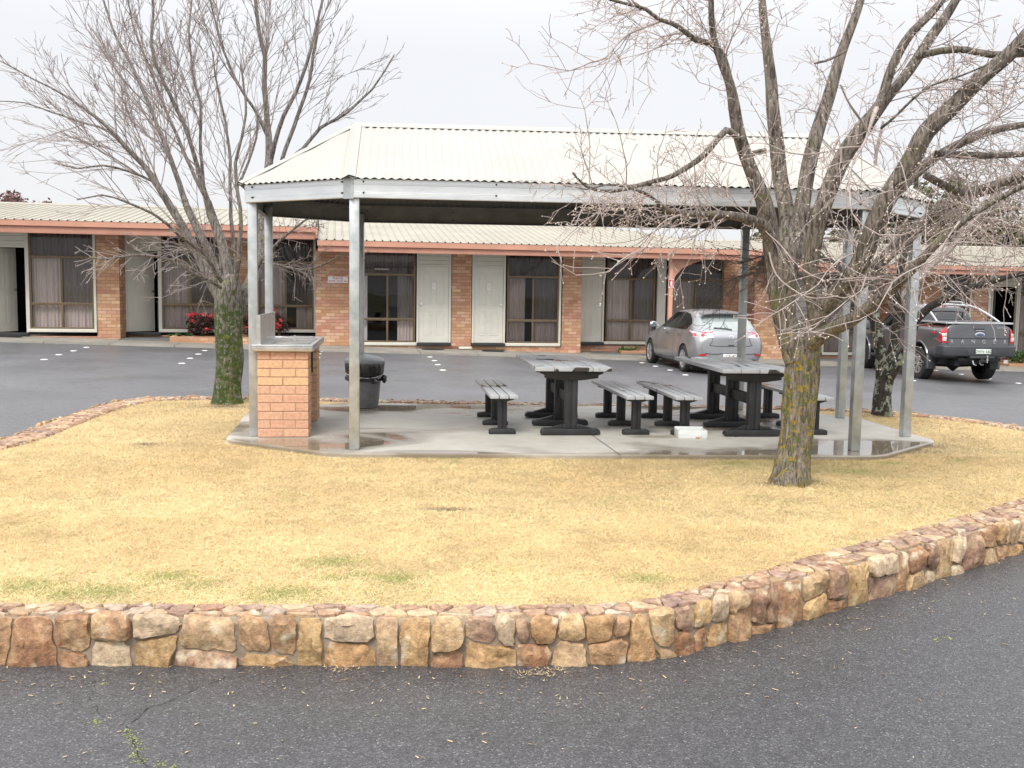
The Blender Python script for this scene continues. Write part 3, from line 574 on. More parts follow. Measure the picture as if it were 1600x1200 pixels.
for i in range(8):
    a,b=ev[i],ev[(i+1)%8]
    if i in(0,4):
        corr(a,b,tops[i],'roof_sheet',sh,M['roof'])
    else: corr(a,b,tops[i],'roof_sheet',sh,M['roof'])
mb=MB()   # ridge and hip cappings
def cap(mb,a,b,n1,n2,w,lift):
    a,b=Vector(a),Vector(b); d=(b-a).normalized(); s1=(n1-d*n1.dot(d)).normalized(); s2=(n2-d*n2.dot(d)).normalized(); u=Vector((0,0,lift))
    vs=[lc(a+s1*w+u),lc(a+u+Vector((0,0,.016))),lc(a+s2*w+u),lc(b+s1*w+u),lc(b+u+Vector((0,0,.016))),lc(b+s2*w+u)]
    mb.add(vs,[(0,3,4,1),(1,4,5,2)])
fm=(ev[0]+ev[1])/2; bmid=(ev[4]+ev[5])/2
ds1=(fm-(RL+RRg)/2); ds2=(bmid-(RL+RRg)/2)
cap(mb,RL,RRg,ds1,ds2,.11,.0105); ridge=mb.build('ridge_cap',M['roof'],sh)
for i in range(8):
    mb=MB(); top=RL if i in(0,5,6,7) else RRg
    l=ev[i-1]-ev[i]; r_=ev[(i+1)%8]-ev[i]; cap(mb,ev[i],top,l,r_,.06,.0115); mb.build('hip_cap',M['roof'],sh)
mb=MB()   # roof battens below the sheets
for f_ in(.08,.36,.66,.95):
    pts=[lc(ev[i].lerp(RL if i in(0,5,6,7) else RRg,f_)-Vector((0,0,.045))) for i in range(8)]
    for i in range(8):
        a,b=Vector(pts[i]),Vector(pts[(i+1)%8])
        if (a-b).length>.05: mb.tube([a,b],.022,4)
mb.build('battens',M['galvshade'],sh)
# ------------------------------------------------------------ brick barbecue
BQ=R(7); bq=empty('barbecue',(-2.52,9.90,SZ),BQ,'brick barbecue with stainless steel bench top beside the left shelter posts','barbecue')
bqm=[mat('orange_brick_%d'%i,c,.85,0,scale=30,var=.16,bump=.3,bscale=120) for i,c in enumerate([(.64,.38,.25),(.62,.35,.235),(.70,.44,.25),(.68,.41,.24)])]
mort=mat('barbecue_mortar',(.44,.29,.20),.9,0,var=.15)
def pier(x0,x1,y0,y1,name):
    mb=MB(); mb.box(x0+.006,x1-.006,y0+.006,y1-.006,0,.86,4)
    for r_ in range(10):
        z0,z1=r_*.086+.005,(r_+1)*.086-.004; g=.0045
        w=x1-x0; cuts=[0,.5,1] if r_%2==0 else [0,.25,.75,1]
        for a,b in zip(cuts,cuts[1:]):
            mi=rnd.choice([0,1]) if r_<6 else (rnd.choice([2,3]) if r_<9 else 1)
            xa,xb=x0+w*a+(g if a>0 else 0),x0+w*b-(g if b<1 else 0)
            j=lambda:rnd.uniform(-.0015,.0015)
            dep=y1-y0
            for ya,yb in ((y0,y0+(.11 if r_%2==0 else .11)),(y1-.11,y1)): mb.box(xa+j(),xb+j(),ya+j(),yb,z0+j(),z1,mi)
        ys_=[y0+.115,(y0+y1)/2,y1-.115]
        for ya,yb in zip(ys_,ys_[1:]):
            for xa,xb in((x0,x0+.1),(x1-.1,x1)): mb.box(xa,xb,ya+g,yb-g,z0,z1,rnd.choice([0,1,3]))
    return mb.build(name,bqm+[mort],bq,bevel=.004,seg=1)
pier(0,.495,0,.40,'brick_pier'); pier(0,.495,1.22,1.62,'brick_pier')
mb=MB(); mb.box(.40,.408,.40,1.22,.0,.80); mb.build('side_panel',M['galv'],bq)
mb=MB(); mb.box(.03,.055,.40,1.22,.0,.86); mb.build('back_panel',M['galv'],bq)
steel=mat('brushed_stainless',(.55,.54,.53),.32,.9,scale=6,col2=(.72,.71,.70),stretch=(1,6,1),rvar=.12)
mb=MB(); x0,x1,y0,y1=-.055,.545,-.045,1.68
prf=[(x0,.866),(x0,.915),(x0+.02,.93)]
mb.box(x0,x1,y0,y1,.905,.918)
for a in((x0,x1,y0,y0+.012),(x0,x1,y1-.012,y1),(x0,x0+.012,y0,y1),(x1-.012,x1,y0,y1)): mb.box(*a,.862,.926)
mb.build('bench_top',steel,bq,bevel=.003)
mb=MB(); mb.box(.10,.49,.35,.80,.919,.926); mb.box(.10,.49,.86,1.28,.919,.926); mb.build('hot_plate',mat('greased_hotplate',(.33,.30,.28),.35,.9,scale=5,col2=(.55,.52,.49)),bq,bevel=.002)
mb=MB(); mb.box(.0,.014,.06,1.46,.919,1.205); mb.box(-.012,.026,.055,.068,.919,1.21); mb.box(-.004,.022,.06,1.46,1.205,1.214); mb.build('splashback',steel,bq)
mb=MB(); mb.box(.18,.44,1.40,1.56,.919,.936); mb.build('grease_tray',steel,bq); mb=MB(); mb.box(.29,.31,.70,.72,.926,.985); mb.build('drain_pin',steel,bq)
mb=MB(); mb.box(.497,.512,.36,.43,.62,.862); mb.build('control_box',M['black'],bq,bevel=.003)
mb=MB(); mb.lathe([(.0,.0),(.012,.0),(.012,.03),(.0,.03)],10,(.545,.90,.80),axis='x'); mb.box(.44,.55,.89,.91,.795,.805); mb.build('knob',M['chrome'],bq)
# ------------------------------------------------------------ rubbish bin
bc=atz(566,639,SZ); bn=empty('rubbish_bin',(bc.x,bc.y+.2,SZ),0,'grey round rubbish bin lined with a black bag behind the shelter post','bin')
mb=MB(); mb.lathe([(.0,.004),(.165,.004),(.172,.02),(.205,.38),(.222,.46),(.222,.56)],32,f=lambda t,h:1+.006*math.sin(t*16)); mb.build('bin_body',mat('grey_plastic',(.19,.195,.205),.5,0,scale=10,var=.12),bn,smooth=True)
mb=MB(); mb.lathe([(.242,.555),(.252,.565),(.25,.59),(.225,.615),(.15,.645),(.06,.66),(.0001,.663)],32); mb.build('lid',mat('grey_lid',(.25,.26,.275),.4,0,var=.08),bn,smooth=True)
def crinkle(t,h): return 1+.02*noise.noise(Vector((t*5,h*9,1)))+.035*noise.noise(Vector((t*2,h*18,4)))+.02*math.sin(t*17+h*20)
mb=MB(); mb.lathe([(.238,.575),(.243,.56),(.244,.50),(.235,.44),(.222,.405),(.232,.395),(.242,.375),(.238,.345),(.215,.335)],72,f=crinkle)
pts=[(.232,-.06,.40),(.26,-.07,.385),(.262,-.085,.35),(.255,-.09,.315)]; mb.tube(pts,[.02,.036,.03,.012],9,wob=.5)
mb.tube([(.14,-.2,.375),(.17,-.195,.345),(.12,-.21,.33)],[.015,.03,.012],8,wob=.5)
mb.build('bin_bag',mat('black_bin_bag',(.012,.012,.013),.18,0,var=.2,bump=.6,bscale=25,spec=.7),bn,smooth=True)
mb=MB(); mb.tube([(.236*math.cos(t),.236*math.sin(t),.405+.02*math.sin(t*2+1)) for t in np.linspace(0,6.28,40)],.004,5); mb.build('tie_cord',M['white'],bn)
# ------------------------------------------------------------ tables and benches of grey recycled plank
def plankmat(name,a,b_,wet,lo,hi):
    m,nt,b=newmat(name); L=nt.links.new; tc=nd(nt,'TexCoord'); P=tc.outputs['Object']
    mp=nd(nt,'Mapping'); mp.inputs['Scale'].default_value=(28,1.5,20); L(P,mp.inputs[0]); n=nd(nt,'TexNoise',Scale=1.0,Detail=5.0); L(mp.outputs[0],n.inputs['Vector'])
    rp=nd(nt,'ValToRGB'); e=rp.color_ramp.elements; e[0].position=.3;e[0].color=rgb(a);e[1].position=.7;e[1].color=rgb(b_); L(n.outputs['Fac'],rp.inputs[0])
    oi=nd(nt,'ObjectInfo'); ofs=nd(nt,'VectorMath',operation='ADD'); L(P,ofs.inputs[0]); sc=nd(nt,'VectorMath',operation='SCALE'); sc.inputs['Scale'].default_value=13.0; L(oi.outputs['Location'],sc.inputs[0]); L(sc.outputs[0],ofs.inputs[1])
    n2=nd(nt,'TexNoise',Scale=4.2,Detail=1.0,Roughness=.4); L(ofs.outputs[0],n2.inputs['Vector']); q=nd(nt,'MapRange'); q.inputs[1].default_value=lo;q.inputs[2].default_value=hi; L(n2.outputs['Fac'],q.inputs[0])
    mx1=nd(nt,'MixRGB'); L(q.outputs[0],mx1.inputs[0]); L(rp.outputs[0],mx1.inputs[1]); mx1.inputs[2].default_value=rgb(wet); L(mx1.outputs[0],b.inputs['Base Color'])
    r=nd(nt,'MapRange'); r.inputs[3].default_value=.25;r.inputs[4].default_value=.05; L(q.outputs[0],r.inputs[0]); L(r.outputs[0],b.inputs['Roughness'])
    bp=nd(nt,'Bump',Strength=.12,Distance=.003); L(n.outputs['Fac'],bp.inputs['Height']); L(bp.outputs[0],b.inputs['Normal']); return m
M['plank']=plankmat('wet_grey_planks',(.44,.455,.47),(.50,.515,.53),(.05,.045,.042),.625,.64)
M['plankb']=plankmat('grey_bench_planks',(.42,.435,.45),(.48,.495,.51),(.06,.055,.052),.66,.68)
M['legs']=mat('charcoal_recycled_plastic',(.013,.0135,.015),.5,0,scale=8,col2=(.028,.029,.032),bump=.25,bscale=50,rvar=.1)
def make_table():
    t=empty('picnic_table',(0,0,SZ)); w=.80; L_=1.90; p=w/4
    for i in range(4):
        mb=MB(); mb.box(i*p+.003,(i+1)*p-.003,rnd.uniform(-.003,.003),L_+rnd.uniform(-.004,.004),.678,.720); mb.build('top_plank',M['plank'],t,bevel=.004)
    for y in(.16,.87,1.56):
        mb=MB(); cx=w/2
        mb.prism([(cx-.33,.665),(cx-.33,.648),(cx-.28,.628),(cx-.28,.60),(cx-.1,.575),(cx+.1,.575),(cx+.28,.60),(cx+.28,.628),(cx+.33,.648),(cx+.33,.665)],y-.04,y+.04)
        mb.box(cx-.36,cx+.36,y-.05,y+.05,.664,.677)
        mb.build('top_bearer',M['legs'],t,bevel=.004)
        mb=MB(); mb.box(cx-.066,cx-.008,y-.045,y+.045,.075,.577); mb.box(cx+.008,cx+.066,y-.045,y+.045,.075,.577); mb.box(cx-.03,cx+.03,y-.035,y+.035,.075,.577); mb.build('leg',M['legs'],t,bevel=.006)
        mb=MB(); mb.prism([(cx-.315,.014),(cx-.305,.055),(cx-.28,.072),(cx+.28,.072),(cx+.305,.055),(cx+.315,.014),(cx+.22,.006),(cx+.2,.0),(cx-.2,.0),(cx-.22,.006)],y-.055,y+.055)
        mb.prism([(cx-.24,.070),(cx-.066,.118),(cx-.066,.070)],y-.035,y+.035); mb.prism([(cx+.24,.070),(cx+.066,.070),(cx+.066,.118)],y-.035,y+.035)
        for sx in(-.07,.07): mb.box(cx+sx-.012,cx+sx+.012,y-.06,y-.05,.07,.12)
        mb.build('foot',M['legs'],t,bevel=.005)
    for y0,y1 in((.21,.82),(.92,1.51)):
        mb=MB(); mb.box(w/2-.03,w/2+.03,y0,y1,.33,.44); mb.build('stretcher',M['legs'],t,bevel=.005)
    return t
def make_bench():
    t=empty('bench',(0,0,SZ)); w=.30; L_=1.84; p=w/3
    for i in range(3):
        mb=MB(); mb.box(i*p+.005,(i+1)*p-.005,rnd.uniform(-.003,.003),L_+rnd.uniform(-.004,.004),.385,.420); mb.build('seat_plank',M['plankb'],t,bevel=.005)
    for y in(.16,.86,1.56):
        cx=w/2; mb=MB(); mb.prism([(cx-.12,.384),(cx-.12,.365),(cx-.05,.345),(cx+.05,.345),(cx+.12,.365),(cx+.12,.384)],y-.04,y+.04); mb.box(cx-.045,cx-.006,y-.04,y+.04,.055,.35); mb.box(cx+.006,cx+.045,y-.04,y+.04,.055,.35); mb.box(cx-.02,cx+.02,y-.03,y+.03,.055,.35)
        mb.build('leg',M['legs'],t,bevel=.004)
        mb=MB(); mb.prism([(cx-.14,.0),(cx-.14,.04),(cx-.125,.054),(cx-.07,.06),(cx+.07,.06),(cx+.125,.054),(cx+.14,.04),(cx+.14,.0)],y-.045,y+.045); mb.build('foot',M['legs'],t,bevel=.005)
    return t
tb=make_table()
for i,(x,y,a,lab) in enumerate([(.235,10.22,6,'grey plank picnic table at the centre of the slab with dark wet patches'),(2.17,10.33,6,'grey plank picnic table nearest the leaning tree trunk and the white tray')]):
    o=tb if i==0 else copy_tree(tb); o.location=(x,y,SZ); o.rotation_euler=(0,0,R(a)); tag(o,lab,'table','grey picnic tables under the shelter')
bnch=make_bench()
for i,(x,y,a,lab) in enumerate([(-.225,10.24,7,'grey plank bench alone on the left side of the central table'),(1.185,10.35,7,'grey plank bench along the right side of the central table'),(1.70,10.38,6,'grey plank bench on the left of the right table behind the white tray'),(3.12,10.55,6,'grey plank bench partly hidden behind the mossy tree trunk')]):
    o=bnch if i==0 else copy_tree(bnch); o.location=(x,y,SZ); o.rotation_euler=(0,0,R(a)); tag(o,lab,'bench','grey plank benches under the shelter')
# white tray
mb=MB(); w,d,h,t=.30,.22,.085,.006
for a in((0,w,0,t,0,h),(0,w,d-t,d,0,h*1.15),(0,t,t,d-t,0,h),(w-t,w,t,d-t,0,h),(t,w-t,t,d-t,0,t)): mb.box(*a)
trm=mat('white_rusty_enamel',(.66,.68,.67),.5,0,scale=9,col2=(.74,.76,.75))
tr=mb.build('drip_tray',trm,bevel=.002); tr.location=(1.725,10.27,SZ+.001); tr.rotation_euler=(0,0,R(2)); tag(tr,'small white open metal tray with rusty spots on the wet slab','tray')
mb=MB(); mb.lathe([(.0001,.0),(.011,.0),(.011,.0012),(.0001,.0012)],9,(.19,-.0015,.006),axis='y'); mb.lathe([(.0001,.0),(.007,.0),(.007,.0012),(.0001,.0012)],9,(.235,-.0015,.014),axis='y'); mb.lathe([(.0001,.0),(.014,.0),(.009,.0012),(.0001,.0012)],7,(.21,-.0015,.004),axis='y'); mb.build('rust_spot',mat('rust',(.45,.22,.07),.9),tr)
# ------------------------------------------------------------ white round bay markers on the asphalt
dots=[((69,562),(92,554.5),(115,548.5),(135,543),'left of the mossy trunk'),((284,568),(297,560),(310,553.5),(320,548),'beside the mossy trunk'),((498,553),(496,558.7),(494,566),(492,574),'beside the barbecue'),((672,558),(679,563.7),(684,570),(692,578.5),'behind the bin'),((1003,567),(1024,572.5),(1047,578.5),(1071,586),'by the silver hatchback'),((1345,581),(1427,595),'left of the pickup'),((1462,579),(1502,585),(1545,592),(1591,599),'right of the pickup')]
words=['farthest','second farthest','second nearest','nearest']
mb=MB(); mb.lathe([(.0001,.010),(.05,.009),(.068,.004),(.072,.0)],20); dot0=mb.build('bay_marker',M['white'],smooth=True); first=True
for row in dots:
    g=row[-1]; ps=sorted(row[:-1],key=lambda p:p[1])
    for i,(x,y) in enumerate(ps):
        d_=dot0 if first else dot0.copy()
        if not first: C.objects.link(d_)
        first=False; q=atG(x,y); d_.location=(q.x,q.y,G(q.x,q.y)+.002); tag(d_,'%s white dot in the row %s'%(((words if len(ps)==4 else ['farther','nearer'])[i]),g),'road marker','white dots '+g)
# ------------------------------------------------------------ motel blocks (local x along the wall, y away from the viewer)
def text(parent,s,size,loc,rot,m,ext=.001,name='lettering',align='CENTER'):
    cu=bpy.data.curves.new('txt','FONT'); cu.body=s; cu.size=size; cu.extrude=ext; cu.align_x=align; cu.align_y='CENTER'
    t=bpy.data.objects.new('txt',cu); C.objects.link(t); dg=bpy.context.evaluated_depsgraph_get(); me=bpy.data.meshes.new_from_object(t.evaluated_get(dg)); bpy.data.objects.remove(t); bpy.data.curves.remove(cu)
    me.materials.clear(); me.materials.append(m); o=bpy.data.objects.new(name,me); C.objects.link(o); o.parent=parent; o.location=loc; o.rotation_euler=rot; return o
FR=(R(90),0,0)
M['screen']=bpy.data.materials.new('fly_screen_mesh'); M['screen'].use_nodes=True; _n=M['screen'].node_tree; _p=_n.nodes['Principled BSDF']; _p.inputs['Base Color'].default_value=(.04,.04,.04,1); _p.inputs['Alpha'].default_value=.5
def window(bk,px0,px1,zs,z1,z2,zt,v=0,mull=True,sill=True,curt=('c','c'),white=(1,1),py=470,u=None):
    u0,u1=u if u else (wu(px0,v,py),wu(px1,v,py)); mb=MB(); f=.045; fy=v-.02
    for a in((u0,u0+f,zs,zt),(u1-f,u1,zs,zt),(u0+f,u1-f,zs,zs+.04),(u0+f,u1-f,z1-.035,z1+.035),(u0+f,u1-f,z2-.03,z2+.03),(u0+f,u1-f,zt-.04,zt)): mb.box(a[0],a[1],fy,fy+.06,a[2],a[3])
    mid=(u0+u1)/2
    mb.box(mid-.025,mid+.025,fy,fy+.06,zs+.04,z1-.035); mb.box(mid-.025,mid+.025,fy,fy+.06,z1+.035,z2-.03)
    w=mb.build('window',M['winframe'],bk,bevel=.004)
    mb=MB(); mb.add([(u0+f,fy+.03,zs+.04),(u1-f,fy+.03,zs+.04),(u1-f,fy+.03,zt-.04),(u0+f,fy+.03,zt-.04)],[(0,1,2,3)]); mb.build('pane',M['glass'],w)
    def cur(a,b,m,y=.14,lo=None,hi=None):
        lo=zs+.03 if lo is None else lo; hi=z2+.03 if hi is None else hi
        mb=MB(); k=max(8,int((b-a)/.012)); k=int((b-a)/.0125)
        sd=rnd.uniform(0,9)
        for i in range(k+1):
            x=a+(b-a)*i/k; wv_=.022*math.sin(x*70+sd)+.015*math.sin(x*31+sd*2)
            mb.v+= [(x,v+y+wv_*.6,lo),(x,v+y+wv_,hi)]
        mb.f=[(2*i,2*i+2,2*i+3,2*i+1) for i in range(k)]; mb.m=[0]*k; mb.build('curtain',m,w,smooth=True)
    for i,cx in enumerate(curt):
        a,b=(u0+.02,mid) if i==0 else (mid,u1-.02)
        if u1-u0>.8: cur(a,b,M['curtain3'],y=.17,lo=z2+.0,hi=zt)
        if cx=='c': cur(a,b,M['curtain'])
        if cx=='l': cur(a,a+(b-a)*.28,M['curtain2'])
        if cx=='m': cur(a,a+(b-a)*.72,M['curtain'])
        if cx=='r': cur(b-(b-a)*.62,b,M['curtain'])
    a_,b_=(mid+.025,u1-f); mb=MB(); mb.add([(a_,fy+.045,z1+.035),(b_,fy+.045,z1+.035),(b_,fy+.045,z2-.03),(a_,fy+.045,z2-.03)],[(0,1,2,3)]); mb.build('fly_screen',M['screen'],w)
    if sill:
        mb=MB(); mb.box(u0-.06,u1+.06,v-.05,v+.05,zs-.085,zs-.002); mb.build('window_sill',M['cream'],w,bevel=.004)
    for k,(a,b) in enumerate(((u0-.06,u0-.002),(u1+.002,u1+.06))):
        if white[k]: mb=MB(); mb.box(a,b,v-.045,v+.05,zs-.0,zt); mb.build('jamb',M['cream'],w,bevel=.003)
    return w
def doorleaf(parent,w_,h_,name='door'):
    # leaf hinged on local x=0, facing -y
    mb=MB(); t=.038; mb.box(0,w_,0,t,0,h_)
    mb2=MB()
    for (a,b) in((.14,.43),(.57,.86)):
        for (c,d) in((.10,.42),(.50,.93)):
            x0,x1,z0,z1=w_*a,w_*b,h_*c,h_*d; r_=.018
            for q in((x0,x1,z0,z0+r_),(x0,x1,z1-r_,z1),(x0,x0+r_,z0+r_,z1-r_),(x1-r_,x1,z0+r_,z1-r_)): mb.box(q[0],q[1],-.007,0,q[2],q[3])
            mb.box(x0+.045,x1-.045,-.006,0,z0+.045,z1-.045)
    return mb.build(name,M['cream'],parent,bevel=.002,seg=1)
def knob(parent,x,z):
    mb=MB(); mb.lathe([(.0001,-.06),(.022,-.055),(.026,-.04),(.012,-.025),(.012,-.005),(.03,0)],14,(x,0,z),axis='y'); mb.build('handle',M['chrome'],parent,smooth=True)
def doorset(bk,px0,px1,zb,zt,zc,v=0,open_=0,knobside='l',num=None,cream=(1,1),u=None,leafpx=None):
    u0,u1=u if u else (wu(px0,v),wu(px1,v)); j=.055
    mb=MB()
    mb.box(u0,u0+j,v-.03,v+.07,zb,zc); mb.box(u1-j,u1,v-.03,v+.07,zb,zc); mb.box(u0+j,u1-j,v-.03,v+.07,zt,zt+.05)
    n_=3; hh=(zc-zt-.05)/n_
    for i in range(n_): mb.box(u0+j,u1-j,v-.012+(.004 if i%2 else 0),v+.03,zt+.05+i*hh+.003,zt+.05+(i+1)*hh-.003)
    fr_=mb.build('door_frame',M['cream'],bk,bevel=.002,seg=1)
    mb=MB(); mb.box(u0,u1,v-.10,v+.06,zb-.085,zb-.004); mb.build('threshold',M['step'],bk,bevel=.003)
    w_=u1-u0-2*j-.008; d=doorleaf(bk,w_,zt-zb-.006); d.location=(u0+j+.004,v+.005,zb+.003)
    if open_: d.rotation_euler=(0,0,R(open_))
    if knobside=='l': knob(d,.06,(zt-zb)*.50)
    else: knob(d,w_-.06,(zt-zb)*.50)
    if num is not None:
        mb=MB(); mb.box(w_*.5-.05,w_*.5+.05,-.012,-.008,(zt-zb)*.70,(zt-zb)*.79); mb.tube([(w_*.5-.03,-.011,(zt-zb)*.79),(w_*.5,-.013,(zt-zb)*.84),(w_*.5+.03,-.011,(zt-zb)*.79)],.003,4)
        tg=mb.build('door_tag',M['white'],d); text(tg,num,.07,(w_*.5,-.0135,(zt-zb)*.745),FR,M['salmon'],name='number')
    return d
def brickbox(bk,u0,u1,v0,v1,z0,z1,name='wall'):
    mb=MB(); mb.box(u0,u1,v0,v1,z0,z1); return mb.build(name,M['brick'],bk)
def block(name,label,u0,u1,ze,zm,zf,zr,zfl,hipR=False,ridge_v=4.0,lip=True):
    bk=empty(name,B0,BA,label,'building','motel blocks stepping down the slope')
    # roof
    ev_=-1.18; lcl=lambda p:(p[0],p[1],p[2])
    ur=u1-3.4 if hipR else u1+.0
    A=(u0,ev_,ze+.02); Bp=(u1,ev_,ze+.02)
    corr(A,Bp,[(u0,ridge_v,zr),(ur,ridge_v,zr)],'roof_sheet',bk,M['roofb'],pitch=.2,amp=.014,ribs=True,loc=lcl,steps=20)
    corr((u1,2*ridge_v+1.18,ze+.02),(u0,2*ridge_v+1.18,ze+.02),[(ur,ridge_v,zr),(u0,ridge_v,zr)],'roof_sheet',bk,M['roofb'],pitch=.2,amp=.014,ribs=True,loc=lcl,steps=20)
    if hipR: corr((u1,ev_,ze+.02),(u1,2*ridge_v+1.18,ze+.02),[(ur,ridge_v,zr)],'roof_sheet',bk,M['roofb'],pitch=.2,amp=.014,ribs=True,loc=lcl,steps=20)
    mb=MB(); mb.prism([(ridge_v-.2,zr-.008),(ridge_v,zr+.045),(ridge_v+.2,zr-.008),(ridge_v+.2,zr-.03),(ridge_v,zr+.02),(ridge_v-.2,zr-.03)],u0,ur,axis=0); mb.build('ridge_cap',M['roofb'],bk)
    mb=MB()
    gx=[(ev_-.10,zm+.012),(ev_-.11,ze-.02),(ev_-.115,ze),(ev_-.10,ze+.004),(ev_-.09,ze-.01),(ev_+.02,ze-.01),(ev_+.03,zm+.004),(ev_-.02,zm)]
    mb.prism(gx,u0-.02,u1+.02,axis=0); g=mb.build('gutter',M['salmon'],bk)
    mb=MB(); mb.box(u0,u1,ev_-.045,ev_+.03,zf,zm-.004); 
    mb.build('fascia_beam',M['salmon2'],bk,bevel=.003)
    mb=MB(); mb.box(u0,u1,ev_+.035,1.2,zf+.10,zf+.125); mb.build('soffit',M['soffit'],bk)
    if lip:
        for ue in (u1,):
            mb=MB(); mb.box(ue+.021,ue+.07,ev_-.13,ev_+.1,zf+.03,ze+.01); mb.build('end_cap',M['salmon'],bk,bevel=.004)
    # gable infill, back wall and dark rooms
    mb=MB(); mb.box(u0+.02,u1-.02,7.6,7.8,-.8,zf+.1); mb.build('back_wall',M['brick'],bk)
    if not hipR:
        mb=MB(); mb.prism([(-.9,zf+.1),(ridge_v,zr-.06),(2*ridge_v+.9,zf+.1)],u1-.12,u1-.04,axis=0); mb.build('gable',M['cream'],bk)
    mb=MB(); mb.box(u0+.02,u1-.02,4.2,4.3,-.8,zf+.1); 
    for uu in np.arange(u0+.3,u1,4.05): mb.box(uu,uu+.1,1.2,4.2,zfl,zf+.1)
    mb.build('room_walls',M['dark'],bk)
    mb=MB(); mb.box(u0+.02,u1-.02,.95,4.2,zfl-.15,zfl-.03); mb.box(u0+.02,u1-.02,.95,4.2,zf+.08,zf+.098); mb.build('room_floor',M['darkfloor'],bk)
    return bk
# block A (left)
uAB=wu(492,-1.18,375)
AZ=dict(zs=.56,z1=1.19,z2=2.37,zb=.46,zt=2.59,zc=3.05); za_e,za_m,za_f,za_r=3.20,3.065,2.905,3.95
bA=block('motel_block','left motel block with open doors, red flowering shrubs and the highest roof',-17,uAB,za_e,za_m,za_f,za_r,.45)
U=lambda px,v=0:wu(px,v)
top=za_f+.10
window(bA,47,147,AZ['zs'],AZ['z1'],AZ['z2'],top); 
doorset(bA,-14,44.5,AZ['zb'],AZ['zt'],top,open_=62,knobside='r')
window(bA,-120,-22,AZ['zs'],AZ['z1'],AZ['z2'],top)
brickbox(bA,U(150)+.02,U(187),0,.80,-.3,top); brickbox(bA,-17,U(150)+.018,.0,.12,-.3,AZ['zb']-.09,'plinth')
brickbox(bA,-17,U(-125),.0,.2,AZ['zb']-.088,top)
V8=.8
doorset(bA,196,251,AZ['zb'],AZ['zt'],top,v=V8,open_=40,knobside='r')
window(bA,253.5,343,AZ['zs']-.02,AZ['z1'],AZ['z2'],top,v=V8)
uu3=(U(346,V8)+.08,U(388,V8)); brickbox(bA,uu3[0],uu3[1]+.05,V8-.02,V8+.2,-.3,top)
window(bA,403,490,AZ['zs'],AZ['z1'],AZ['z2'],top,v=V8,curt=('c','r'))
brickbox(bA,U(187,0)+.0,U(493,V8)+.4,V8+.02,V8+.14,-.3,AZ['zb']-.09,'plinth'); 
brickbox(bA,uu3[1]+.052,U(403,V8)-.065,V8-.0,V8+.2,AZ['zb']-.088,top)
# small white desk inside the open doors
mb=MB(); ud=U(238,V8); mb.box(ud-.1,ud+.5,V8+1.2,V8+1.7,1.22,1.26); mb.box(ud-.08,ud-.04,V8+1.22,V8+1.26,.45,1.22); mb.box(ud+.2,ud+.26,V8+1.2,V8+1.7,.45,1.22); ud=U(38); mb.box(ud,ud+.5,1.5,2.0,1.18,1.22); mb.box(ud+.02,ud+.06,1.52,1.56,.45,1.18); mb.build('desk',M['white'],bA)
mb=MB(); mb.lathe([(.0001,1.26),(.05,1.26),(.05,1.42),(.03,1.46),(.0001,1.46)],12,(U(238,V8)+.12,V8+1.4,0)); mb.build('kettle',M['white'],bA,smooth=True)
# block B (middle)
za,zm_,zf_,zr_=2.885,2.745,2.615,3.74
uBC=wu(1192,-1.18,400)
bB=block('motel_block','middle motel block with two cream doors side by side and a fire sign post',uAB+.08,uBC,za,zm_,zf_,zr_,.2,hipR=True)
topB=zf_+.10; BZ=dict(zs=.27,z1=.885,z2=2.075,zb=.265,zt=2.31)
brickbox(bB,U(493),U(559),0,.80,-.4,topB)
window(bB,561,649,BZ['zs'],BZ['z1'],BZ['z2'],topB,curt=('l','r'),white=(1,0))
doorset(bB,651,704.5,BZ['zb'],BZ['zt'],topB,num='6')
brickbox(bB,U(705.5),U(736.5),0,.6,-.4,topB)
doorset(bB,737.5,789.5,BZ['zb'],BZ['zt'],topB,knobside='r',num='5')
window(bB,792,873,BZ['zs'],BZ['z1'],BZ['z2'],topB,curt=('m','c'),white=(0,1))
brickbox(bB,U(877)+.03,U(908.5),0,.80,-.4,topB); brickbox(bB,U(559)+.002,U(877)+.028,.0,.12,-.4,BZ['zb']-.09,'plinth')
doorset(bB,0,0,BZ['zb'],BZ['zt'],topB,v=V8,knobside='r',u=(U(944,V8)-.92,U(944,V8)))
window(bB,947.5,1023,BZ['zs']+.02,BZ['z1'],BZ['z2'],topB,v=V8,white=(0,0))
mb=MB(); mb.box(U(1026,V8),U(1039,V8),V8-.06,V8+.1,-.1,topB); mb.build('white_column',M['cream'],bB,bevel=.004)
window(bB,1043,1129,BZ['zs']+.02,BZ['z1']-.1,BZ['z2'],topB,v=V8+.3,white=(0,0))
brickbox(bB,U(908.5)+.002,U(1131,V8),V8+.02,V8+.14,-.4,BZ['zb']-.09,'plinth')
brickbox(bB,U(1130,1.1),U(1166,1.1),1.1,1.3,-.4,topB); brickbox(bB,U(1180)-.02,U(1226),0,1.1,-.5,topB)
